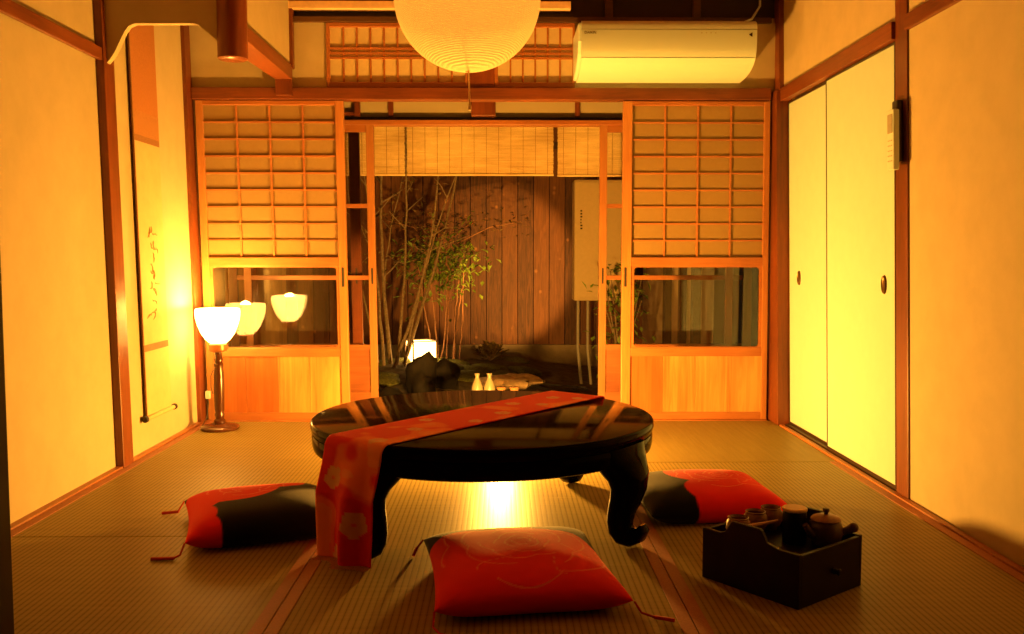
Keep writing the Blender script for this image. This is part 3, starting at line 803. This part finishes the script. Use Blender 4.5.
# ------------------------------------------------------------------ hanging scroll
t = thing('hanging_scroll', 'tall narrow calligraphy scroll hanging on the left plaster wall', 'scroll', (XL + .02, 4.16, .15))
sx0, sx1 = XL + .014, XL + .017
sy0, sy1 = 4.005, 4.295
MB().box(sx0, sx1, sy0, sy1, 1.49, 2.05).build('top_mount', M['scroll_silk'], t)
MB().box(sx0, sx1 + .0004, sy0, sy1, 1.385, 1.49).build('patterned_band', plain('patterned silk', (.38, .17, .055), .85, vary=.4, scale=300), t)
MB().box(sx0, sx1 + .0004, sy0, sy1, 1.357, 1.385).build('dark_band', M['scroll_dark'], t)
MB().box(sx0, sx1, sy0, sy1, .470, 1.357).build('writing_paper', M['scroll_paper'], t)
MB().box(sx0, sx1 + .0004, sy0, sy1, .440, .470).build('lower_band', M['scroll_dark'], t)
MB().box(sx0, sx1, sy0, sy1, .150, .440).build('bottom_mount', M['scroll_paper'], t)
ed = MB().box(sx0 - .003, sx1 + .001, sy0 - .006, sy0 + .001, .15, 2.05); ed.build('edge_shadow', M['scroll_dark'], t)  # dark strip standing for the shadow gap along the scroll's near edge
ro = Matrix.Rotation(-PI / 2, 4, 'X')
MB().lathe([(0, 0), (.010, 0), (.010, .33), (0, .33)], 16, Matrix.Translation((XL + .020, 3.985, .150)) @ ro).build('roller', M['scroll_paper'], t, smooth=True)
for y in (3.962, 4.313):
    MB().lathe([(0, 0), (.012, 0), (.014, .006), (.014, .02), (.012, .025), (0, .025)], 16, Matrix.Translation((XL + .020, y, .150)) @ ro).build('roller_knob', M['ink'], t, smooth=True)
st = MB(); random.seed(11)
zc = .985
for ch in range(5):
    z0 = zc - ch * .088
    for s in range(4):
        y = 4.14 + random.uniform(-.035, .03); z = z0 + random.uniform(-.03, .03); pts = []
        a = random.uniform(-1, 2.2)
        for q in range(6):
            pts.append((sx1 + .0006, y, z)); a += random.uniform(-.9, .9)
            y += .014 * cos(a); z -= .014 * abs(sin(a)) - .004
        st.tube(pts, [.001, .003, .0022, .0032, .002, .0008], 5)
st.build('brush_writing', M['ink_faint'], t)

# ------------------------------------------------------------------ tea box and tea things
BX, BY, BA = .737, 2.378, math.radians(37.5)
def tb(x, y): return (BX + x * cos(BA) - y * sin(BA), BY + x * sin(BA) + y * cos(BA))
W2, D2, BH = .138, .150, .138
t = thing('tea_box', 'dark lacquered wooden tea box with raised sides, on the tatami', 'box', (BX, BY, 0), BA)
# end boards (constant y) front/back, long side boards (constant x)
def side_profile():
    return [(-D2, 0), (D2, 0), (D2, BH - .003), (.092, BH - .003), (.074, BH + .005), (.058, BH + .031), (.050, BH + .035), (-.030, BH + .035), (-.038, BH + .031), (-.054, BH + .005), (-.086, BH - .003), (-D2, BH - .003)]
th = .011
MB().prism(side_profile(), -W2, -W2 + th, 'x').build('side_board', M['lacquer_matte'], t, world=False, bevel=.0015)
MB().prism(side_profile(), W2 - th, W2, 'x').build('side_board', M['lacquer_matte'], t, world=False, bevel=.0015)
MB().box(-W2 + th, W2 - th, -D2, -D2 + th, 0, BH - .006).build('front_board', M['lacquer_matte'], t, world=False, bevel=.0015)
MB().box(-W2 + th, W2 - th, D2 - th, D2, 0, BH - .006).build('back_board', M['lacquer_matte'], t, world=False, bevel=.0015)
MB().box(-W2 + th, W2 - th, -D2 + th, D2 - th, .092, .100).build('inner_shelf', M['lacquer_matte'], t, world=False)
MB().box(-W2 + th, W2 - th, -D2 + th, D2 - th, .004, .012).build('bottom', M['lacquer_matte'], t, world=False)
MB().lathe([(0, .0), (.007, .0), (.009, .004), (.006, .010), (.010, .016), (.006, .020), (0, .020)], 16, Matrix.Translation((0.01, -D2, .066)) @ Matrix.Rotation(PI / 2, 4, 'X')).build('drawer_knob', M['lacquer_matte'], t, world=False, smooth=True)
SH = .100
cup = [(0, .0), (.017, .0), (.018, .004), (.026, .014), (.033, .032), (.031, .050), (.026, .058), (.0275, .062), (.0255, .063), (.023, .057), (.028, .046), (.029, .032), (.02, .012), (0, .010)]
def place(name, label, cat, x, y, parts, group=None):
    p = tb(x, y)
    o = thing(name, label, cat, (p[0], p[1], SH), BA, group)
    for n, mb, mm in parts: mb.build(n, M[mm], o, world=False, smooth=True)
    return o
for x, y, s, lb in ((-.062, .092, 1.0, 'brown stoneware tea cup nearest the left corner of the tea box'), (.022, .100, 1.0, 'brown stoneware tea cup in the middle of the tea box row'),
                    (.091, .100, 1.0, 'brown stoneware tea cup half hidden behind the tea caddy')):
    place('tea_cup', lb, 'tea cup', x, y, [('cup_body', MB().lathe([(r * s, z * s) for r, z in cup], 32), 'clay')], 'tea cups in the tea box')
place('tea_caddy', 'black cylindrical tea caddy with a pale round lid in the tea box', 'tea caddy', .040, -.012,
      [('caddy_body', MB().lathe([(0, 0), (.029, 0), (.031, .003), (.031, .082), (.030, .086), (0, .086)], 36), 'lacquer_matte'),
       ('lid', MB().lathe([(0, .0862), (.0315, .0862), (.0325, .088), (.0325, .092), (.030, .0945), (0, .095)], 36), 'lid_pale')])
pot = place('teapot', 'small dark teapot with brown lid and side handle in the tea box', 'teapot', .081, -.079,
      [('pot_body', MB().lathe([(0, 0), (.030, 0), (.036, .006), (.043, .028), (.044, .046), (.040, .062), (.034, .068), (0, .068)], 36), 'clay_dark'),
       ('lid', MB().lathe([(.0, .0682), (.038, .0682), (.039, .071), (.034, .077), (.020, .082), (.006, .084), (0, .084)], 36), 'clay')])
lid = [c for c in pot.children if c.name.startswith('lid')][0]
MB().lathe([(0, .083), (.005, .083), (.0055, .087), (.009, .092), (.008, .099), (0, .101)], 16).build('lid_knob', M['clay_dark'], lid, world=False, smooth=True)
MB().tube([(.020, -.036, .040), (.030, -.046, .046), (.040, -.054, .052)], [.010, .010, .0125], 14).sphere((.041, -.055, .053), .0132, 14, 8).build('side_handle', M['clay_dark'], pot, world=False, smooth=True)
MB().tube([(-.040, .012, .034), (-.054, .018, .048), (-.062, .021, .062)], [.013, .009, .007], 12).build('spout', M['clay_dark'], pot, world=False, smooth=True)
p = tb(-.035, .045)
sc = thing('tea_scoop', 'slim bamboo tea scoop leaning against the tea caddy inside the tea box', 'tea scoop', (p[0], p[1], .150), BA)
MB().tube([(-.075, .012, -.002), (-.04, .004, .0), (0, -.008, .002), (.050, -.022, .004)], [.006, .0055, .005, .004], 8).build('scoop_stem', M['bamboo_tool'], sc, world=False, smooth=True)
MB().sphere((-.080, .013, -.002), (.011, .008, .004), 14, 8).build('scoop_bowl', M['bamboo_tool'], sc, world=False, smooth=True)

# ------------------------------------------------------------------ sake set on a footed tray on the veranda
tx, ty = -.03, 5.08
t = thing('footed_tray', 'low black footed tray on the veranda behind the table', 'tray', (tx, ty, -.004))
MB().box(-.22, .235, -.13, .13, .082, .090).build('tray_board', M['lacquer'], t, world=False, bevel=.002)
rm = MB().box(-.22, .235, -.13, -.122, .090, .098).box(-.22, .235, .122, .13, .090, .098).box(-.22, -.212, -.122, .122, .090, .098).box(.227, .235, -.122, .122, .090, .098)
rm.build('rim', M['lacquer'], t, world=False, bevel=.001)
for x in (-.19, .205):
    for y in (-.10, .10):
        MB().lathe([(0, 0), (.014, 0), (.011, .04), (.016, .082), (0, .082)], 14, None, x, y).build('foot', M['lacquer'], t, world=False, smooth=True)
bot = [(0, 0), (.028, 0), (.032, .006), (.0335, .025), (.031, .052), (.021, .080), (.012, .097), (.0105, .108), (.0145, .122), (.016, .126), (.012, .125), (.008, .108), (0, .098)]
for x, lb in ((-.138, 'white porcelain sake bottle on the black tray, the left of the pair'), (-.070, 'white porcelain sake bottle on the black tray, the right of the pair')):
    o = MB().lathe(bot, 28).build('sake_bottle', M['porcelain'], smooth=True)
    o.location = (x, 5.06, .0862); tag(o, lb, 'sake bottle', 'sake bottles on the tray')
scup = [(0, 0), (.014, 0), (.013, .010), (.021, .020), (.029, .046), (.0275, .047), (.019, .022), (0, .014)]
for x, mm, lb in ((-.005, 'clay', 'small brown sake cup on the black tray, next to the bottles'), (.068, 'clay', 'small brown sake cup at the right end of the black tray')):
    o = MB().lathe(scup, 24).build('sake_cup', M[mm], smooth=True); o.location = (x, 5.08, .0862); tag(o, lb, 'sake cup', 'sake cups on the tray')

# ------------------------------------------------------------------ bamboo blinds outside
def blind(x0, x1, z0, z1, y, label, n_str):
    t = thing('bamboo_blind', label, 'blind', ((x0 + x1) / 2, y, z1), 0, 'bamboo blinds under the eave')
    s = MB(); z = z0; random.seed(int(x0 * 100) + 5)
    while z < z1:
        d = random.uniform(-.0012, .0012); h = .0036
        s.box(x0 + random.uniform(0, .004), x1 - random.uniform(0, .004), y + d, y + d + .003, z, z + h); z += .0046
    s.build('slats', M['sudare'], t)
    q = MB()
    for k in range(n_str):
        x = x0 + (x1 - x0) * (k + .5) / n_str
        q.box(x - .0012, x + .0012, y - .004, y - .002, z0 - .005, z1)
    q.build('binding_threads', M['scroll_dark'], t)
    MB().box(x0, x1, y - .006, y + .008, z0 - .012, z0).build('bottom_rod', M['sudare'], t, bevel=.002)
blind(-1.42, -.594, 1.362, 1.84, 5.70, 'bamboo blind hanging outside at the left of the opening', 11)
blind(-.584, .318, 1.362, 1.84, 5.70, 'wide bamboo blind hanging in the middle of the opening', 12)
blind(.340, 1.24, 1.358, 1.84, 5.70, 'bamboo blind hanging outside at the right of the opening', 12)
struct('trim_24', box(-1.7, 1.6, 5.68, 5.74, 1.84, 1.90), M['night'], 'dark eave beam holding the bamboo blinds', 'beam')

# ------------------------------------------------------------------ garden
FY = 8.2
gd = MB(); nx, ny = 60, 50
def gz(x, y):
    z = -.16 + .03 * vnoise(x * 2.1, y * 2.1, 3) + .02 * vnoise(x * 6, y * 6, 4)
    z += .20 * math.exp(-((x + .75) ** 2 / .45 + (y - 6.95) ** 2 / .5)) + .10 * math.exp(-((x - .0) ** 2 / .5 + (y - 7.6) ** 2 / .3))
    return z
vs = [(-2.6 + 4.6 * i / nx, 5.44 + 2.9 * j / ny, gz(-2.6 + 4.6 * i / nx, 5.44 + 2.9 * j / ny)) for i in range(nx + 1) for j in range(ny + 1)]
gd.add(vs, [(i * (ny + 1) + j, (i + 1) * (ny + 1) + j, (i + 1) * (ny + 1) + j + 1, i * (ny + 1) + j + 1) for i in range(nx) for j in range(ny)])
tag(gd.build('garden_ground', M['soil'], smooth=True), 'dark bare soil of the small courtyard garden', 'ground', None, 'structure')
fb = MB(); x = -2.52
while x < 1.9:
    fb.box(x + .003, x + .137, FY + .003 * ((int(x * 50)) % 3), FY + .02, .07, 2.6); x += .14
t = thing('board_fence', 'tall dark cedar board fence closing the back of the garden', 'fence', (0, FY, .07))
fb.build('boards', M['board'], t)
MB().box(-2.52, 1.9, FY - .02, FY + .0, 1.80, 1.86).build('cross_rail', M['black_wood_x'], t)
tag(MB().box(-2.6, 2.0, FY - .03, FY + .05, -.25, .069).build('footing_wall', M['concrete'], loc=(0, FY, -.25)), 'low concrete footing under the board fence', 'low wall', None, 'structure')
struct('wall_garden_right', MB().box(1.25, 1.4, 5.42, 8.16, -.3, 2.6), M['plaster_pale'], 'plaster side wall of the courtyard at the right, seen through the glass', 'wall')
gl = MB(); y = 5.46
while y < 8.1:
    gl.box(-1.93 - .004 * (int(y * 50) % 2), -1.90, y + .001, y + .139, -.3, 2.6); y += .14
struct('wall_garden_left', gl, board_mat('brown side boards', 'Y', (0.30, 0.13, 0.04), (0.80, 0.42, 0.14)), 'brown board side wall of the courtyard at the left, seen through the glass', 'wall')
for i, (yy, w_) in enumerate(((5.75, .05), (6.2, .035), (6.75, .06))):
    trim(25 + i, box(1.20, 1.249, yy, yy + w_ * 1.8, -.25, 2.4), M['black_wood_z'], ('dark post nearest the house', 'slim dark post', 'thick dark post farther back')[i] + ' on the right courtyard wall')
# moss cushions
ms = MB(); random.seed(3)
for k in range(46):
    x, y = random.uniform(-1.3, .15), random.uniform(6.4, 7.9)
    r = random.uniform(.05, .15); ms.sphere((x, y, gz(x, y) - .2 * r), (r * 1.3, r, r * .42), 12, 7)
tag(ms.build('moss', M['moss'], smooth=True), 'dark green moss mounds around the garden lantern', 'moss', None, 'stuff')
def rock(loc, r, seed, label, mat, name='garden_rock', cat='rock'):
    m = MB(); m.sphere((0, 0, 0), r, 22, 14)
    for i, v in enumerate(m.v):
        n = vnoise(v.x * 11 + seed, v.y * 11 + v.z * 7, seed) - .5; n2 = vnoise(v.x * 25, v.z * 25 + v.y * 9, seed + 4) - .5
        m.v[i] = v * (1 + .75 * n + .4 * n2)
    zb = min(v.z for v in m.v)
    o = m.build(name, mat, smooth=True, merge=True); o.location = (loc[0], loc[1], loc[2]); tag(o, label, cat); return o
rock((-.545, 6.15, .0), (.100, .09, .185), 1, 'pointed dark rock in front of the glowing garden lantern', M['rock'])
rock((-.40, 6.35, .015), (.115, .08, .10), 5, 'low lumpy dark rock to the right of the garden lantern', M['rock'])
rock((-.80, 5.95, -.10), (.20, .14, .11), 8, 'low dark rock at the left foot of the garden trees', M['rock'])
rock((.06, 6.5, -.035), (.24, .20, .045), 9, 'pale flat stepping stone behind the sake cups', M['step'], 'stepping_stone', 'stepping stone')
rock((-.30, 6.82, -.02), (.13, .10, .035), 12, 'small pale stepping stone behind the sake bottles', M['step'], 'stepping_stone', 'stepping stone')
# small leafy plant against the footing
def leaf_quad(mb, p, d, l, w, up):
    d = d.normalized(); s = d.cross(up)
    if s.length < 1e-4: s = d.orthogonal()
    s.normalize(); nrm = s.cross(d)
    mb.add([p, p + d * l * .5 + s * w + nrm * l * .06, p + d * l - nrm * l * .08, p + d * l * .5 - s * w + nrm * l * .06], [(0, 1, 2, 3)])
random.seed(21)
t = thing('low_shrub', 'small dark clump of broad leaves by the fence footing', 'plant', (-.10, 7.5, gz(-.10, 7.5)))
m = MB(); m2 = MB()
for k in range(26):
    a = random.uniform(0, 2 * PI); e = random.uniform(.2, 1.3); l = random.uniform(.07, .14)
    d = Vector((cos(a) * cos(e), sin(a) * cos(e), sin(e))); m2.tube([(0, 0, 0), d * l], .003, 5)
    for q in range(5): leaf_quad(m, d * l * random.uniform(.5, 1.1), d + Vector((random.uniform(-.7, .7), random.uniform(-.7, .7), random.uniform(-.5, .5))), random.uniform(.05, .09), .022, Vector((0, 0, 1)))
m.build('foliage', M['leaf_dry'], t, world=False); m2.build('stems', M['bark'], t, world=False)
# multi-stemmed bare tree at the left
def stem_path(x, y, z0, H, lean, bend, seed, n=14):
    r = random.Random(seed); pts = []; px, py = x, y; ax, ay = lean
    for i in range(n + 1):
        f = i / n
        pts.append(Vector((px + ax * H * f + bend * sin(f * PI) + r.uniform(-.005, .005), py + ay * H * f + r.uniform(-.005, .005), z0 + H * f)))
    return pts
def tree(name, label, base, stems, leaves, matl, mats, cat):
    t = thing(name, label, cat, base); lf = MB(); rr = random.Random(len(stems) * 7 + 1)
    for i, (dx, dy, H, lean, bend, r0) in enumerate(stems):
        pts = stem_path(dx, dy, -.03, H, lean, bend, i * 13 + 5)
        m = MB(); m.tube(pts, [.8 * r0 * (1 - .72 * k / len(pts)) for k in range(len(pts))], 7)
        for k in range(5, len(pts) - 1):
            if rr.random() < leaves[0]:
                a = rr.uniform(0, 2 * PI); l = rr.uniform(.12, .32); d = Vector((cos(a), sin(a) * .6, rr.uniform(.2, .9)))
                mid = pts[k] + d * l * .5 + Vector((0, 0, rr.uniform(-.02, .03))); end = pts[k] + d * l
                m.tube([pts[k], mid, end], [r0 * .35, r0 * .25, r0 * .12], 5)
                for q in range(leaves[1]):
                    s = rr.uniform(.35, 1.05)
                    leaf_quad(lf, pts[k].lerp(end, s) + Vector((rr.uniform(-.03, .03), rr.uniform(-.03, .03), rr.uniform(-.03, .03))), Vector((rr.uniform(-1, 1), rr.uniform(-1, 1), rr.uniform(-.8, .2))), rr.uniform(.035, .065), rr.uniform(.008, .015), Vector((0, 0, 1)))
        m.build('stem', mats, t, world=False, smooth=True)
    lf.build('foliage', matl, t, world=False)
tree('garden_tree', 'thin bare-stemmed garden tree at the left of the opening', (-.82, 6.75, gz(-.82, 6.75)),
     [(-.05, 0, 1.7, (-.10, .0), .02, .016), (.0, .05, 1.9, (-.02, .02), -.05, .020), (.05, .0, 1.8, (.04, .0), .03, .015), (.08, .05, 2.0, (.26, .03), .05, .018), (.03, -.06, 1.95, (.18, .0), .10, .016),
      (-.09, .04, 1.5, (-.16, .03), -.03, .012), (.10, -.03, 1.75, (.30, -.02), -.06, .013), (-.02, .08, 1.6, (.10, .05), -.10, .012)], (.38, 6), M['leaf_dry'], M['bark'], 'tree')
tree('leafy_shrub', 'leafy green shrub on reddish canes right of the garden lantern', (-.50, 7.25, gz(-.50, 7.25)),
     [(-.03, 0, .82, (-.16, .0), -.01, .010), (.0, .04, .90, (-.10, .0), .0, .010), (.06, -.02, .80, (.02, .0), .01, .009), (.10, .03, .78, (.14, .0), .0, .009), (.02, -.04, .95, (.05, .0), .02, .010),
      (.12, 0, .70, (.06, .0), -.01, .008), (.16, .03, .75, (.05, .02), .01, .008)], (.0, 0), M['leaf'], M['cane'], 'shrub')
sh_ = [o for o in bpy.data.objects if o.name == 'leafy_shrub'][0]
for c in list(sh_.children):
    if c.name.startswith('foliage'): bpy.data.objects.remove(c)
m = MB(); rr = random.Random(99)
for k in range(620):
    x, y, z = rr.gauss(.02, .17), rr.gauss(.0, .10), rr.gauss(.78, .13)
    leaf_quad(m, Vector((x, y, z)), Vector((rr.uniform(-1, 1), rr.uniform(-1, 1), rr.uniform(-.8, .1))), rr.uniform(.05, .085), rr.uniform(.010, .018), Vector((0, 0, 1)))
m.build('foliage', M['leaf'], sh_, world=False)
m = MB(); rr = random.Random(98)
for k in range(160):
    x, y, z = rr.uniform(-.45, .75), rr.gauss(.1, .1), rr.gauss(1.10, .05)
    leaf_quad(m, Vector((x, y, z)), Vector((rr.uniform(-1, 1), rr.uniform(-1, 1), rr.uniform(-.5, .2))), rr.uniform(.04, .07), rr.uniform(.008, .013), Vector((0, 0, 1)))
for k in range(4):
    MB().tube([(.0, 0, .85), (-.2 + .2 * k, .08, 1.05), (-.4 + .35 * k, .1, 1.10)], .004, 5).build('branch', M['cane'], sh_, world=False, smooth=True)
m.build('upper_foliage', M['leaf_dry'], sh_, world=False)
# dark shrub at right
t = thing('dark_shrub', 'dim leafy shrub in the dark right corner of the garden', 'shrub', (.86, 6.55, gz(.86, 6.55)))
m = MB(); m2 = MB(); rr = random.Random(5)
for k in range(9):
    a = rr.uniform(0, 2 * PI); m2.tube([(0, 0, -.02), (.05 * cos(a), .05 * sin(a), .4), (.14 * cos(a), .14 * sin(a), rr.uniform(.6, 1.0))], [.01, .008, .004], 5)
for k in range(300):
    leaf_quad(m, Vector((rr.gauss(0, .09), rr.gauss(0, .09), rr.uniform(.1, .95))), Vector((rr.uniform(-1, 1), rr.uniform(-1, 1), rr.uniform(-.8, .2))), rr.uniform(.05, .09), rr.uniform(.012, .02), Vector((0, 0, 1)))
m.build('foliage', M['leaf'], t, world=False); m2.build('stems', M['bark'], t, world=False)
# glowing garden lantern (andon)
gx, gy = -.610, 6.90; gb = .035; s = .092
t = thing('garden_lantern', 'glowing square paper lantern standing in the garden moss', 'lantern', (gx, gy, gb), math.radians(24))
MB().box(-s + .006, s - .006, -s + .006, s - .006, .02, .185).build('paper_shade', M['andon'], t, world=False)
for x in (-1, 1):
    for y in (-1, 1):
        MB().box(x * s - .005, x * s + .005, y * s - .005, y * s + .005, -.06, .20).build('corner_post', M['lamp_wood'], t, world=False, bevel=.001)
for z in (.016, .186):
    rl = MB()
    rl.box(-s, s, -s - .004, -s + .004, z, z + .007).box(-s, s, s - .004, s + .004, z, z + .007).box(-s - .004, -s + .004, -s, s, z, z + .007).box(s - .004, s + .004, -s, s, z, z + .007)
    rl.build('rail_frame', M['lamp_wood'], t, world=False)
# wall box at the right with pipes
t = thing('water_heater', 'pale steel water heater box on the dark right garden wall', 'water heater', (.74, 7.05, .52))
MB().box(.545, .95, 6.96, 7.18, .52, 1.432).build('casing', M['heater'], t, bevel=.01)
MB().box(.548, .947, 6.952, 6.962, .54, 1.415).build('front_cover', M['heater'], t, bevel=.006)
mk = MB(); rr = random.Random(2)
for k in range(7): mk.box(.590, .590 + rr.uniform(.008, .016), 6.950, 6.953, 1.06 + .022 * k, 1.072 + .022 * k)
mk.build('printed_marks', M['ink'], t)
for x in (.585, .66):
    MB().tube([(x, 7.06, .53), (x, 7.06, .15), (x + .03, 7.07, gz(x, 7.07) - .02)], .012, 10).build('pipe', M['grey_plastic'], t, smooth=True)
MB().box(.62, 1.245, 7.03, 7.09, 1.2, 1.26).build('bracket', M['night'], t)
hs = [(0.42 + .13 * cos(a) * (1 + .1 * a), 6.75 + .12 * sin(a), 0) for a in [q * .35 for q in range(30)]]
hs = [(x, y, gz(x, y) + .02) for x, y, z in hs]
tag(MB().tube(hs, .008, 6).build('garden_hose', M['dark_plastic'], smooth=True), 'dark coiled hose on the ground under the water heater', 'hose')

# ------------------------------------------------------------------ lights
def light(name, kind, loc, power, col, size=.05, **kw):
    l = bpy.data.lights.new(name, kind); l.energy = power; l.color = col
    if kind in ('POINT', 'SPOT'): l.shadow_soft_size = size
    o = bpy.data.objects.new(name, l); o.location = loc; COL.objects.link(o)
    for k_, v in kw.items(): setattr(l, k_, v)
    return o
light('low_light', 'POINT', (-.01, 4.02, .14), 275, LIGHTC, .035)
light('lamp_bulb', 'POINT', (LX, LY, .585), 40, (1.0, .46, .07), .03)
light('lantern_light', 'POINT', (C.x, C.y, C.z + .02), 7.5, (1.0, .42, .07), .05)
sp = light('garden_spot', 'SPOT', (.22, 5.92, .45), 250, (1.0, .43, .07), .02, spot_size=math.radians(38), spot_blend=.35)
dv = Vector((-.06, 8.2, .74)) - Vector(sp.location); sp.rotation_euler = dv.to_track_quat('-Z', 'Y').to_euler()

w = bpy.data.worlds.new('night'); scn.world = w; w.use_nodes = True
w.node_tree.nodes['Background'].inputs[0].default_value = (0.010, 0.006, 0.003, 1); w.node_tree.nodes['Background'].inputs[1].default_value = 0.4

# the old timber frame has settled out of plumb: walls lean by a degree or so
KX = [(-1.75, .021), (-1.5, .0215), (-.8, .0105), (0, .003), (.6, -.001), (1.2, .003), (1.39, .005), (1.7, .004)]
KU = [(-1.75, .021), (-1.45, .019), (-1.3, .005), (-1.0, .001), (1.2, .001), (1.39, .005), (1.7, .004)]
UPPER = {'window_1', 'window_2', 'wall_hanging', 'wall_alcove_side', 'wall_back', 'air_conditioner'} | {'trim_%d' % i for i in (8, 9, 10, 11, 12, 13, 17, 18, 19, 40)}
BACKLEAN = {'wall_right', 'door_3', 'door_4', 'trim_3', 'trim_4', 'trim_6', 'trim_7', 'trim_16', 'baseboard_right', 'remote_control'}
def lean(x, K):
    for (a, ka), (b, kb) in zip(K, K[1:]):
        if x <= b: return ka + (kb - ka) * max(0, min(1, (x - a) / (b - a)))
    return K[-1][1]
def top_of(o):
    while o.parent is not None: o = o.parent
    return o
for o in list(bpy.data.objects):
    if o.type != 'MESH': continue
    r = top_of(o)
    if not (r.get('kind') == 'structure' or r.name in ('hanging_scroll', 'remote_control', 'air_conditioner')): continue
    w0 = world_loc(o)
    if r.name in ('garden_ground', 'footing_wall', 'floor', 'floor_veranda', 'ceiling', 'trim_14') or w0.y > 5.45 or r.name.startswith('wall_garden'): continue
    for v in o.data.vertices:
        if v.co.y + w0.y > 5.4: continue
        z = v.co.z + w0.z
        v.co.x -= lean(v.co.x + w0.x, KU if r.name in UPPER else KX) * z
        if r.name in BACKLEAN: v.co.y += .060 * z

# ------------------------------------------------------------------ camera
cam = bpy.data.cameras.new('camera'); co = bpy.data.objects.new('camera', cam); COL.objects.link(co)
cam.sensor_fit = 'HORIZONTAL'; cam.sensor_width = 36.0; cam.lens = 36.0 * 920 / 1024
cam.clip_start = .02; cam.clip_end = 60
co.location = (0, 0, .859); co.rotation_euler = (math.radians(90 - 3.7934), 0, math.radians(-.6214))
scn.camera = co
vs_ = scn.view_settings; vs_.view_transform = 'Standard'; vs_.look = 'None'; vs_.gamma = 1.0; vs_.use_curve_mapping = False; vs_.exposure = 0.0
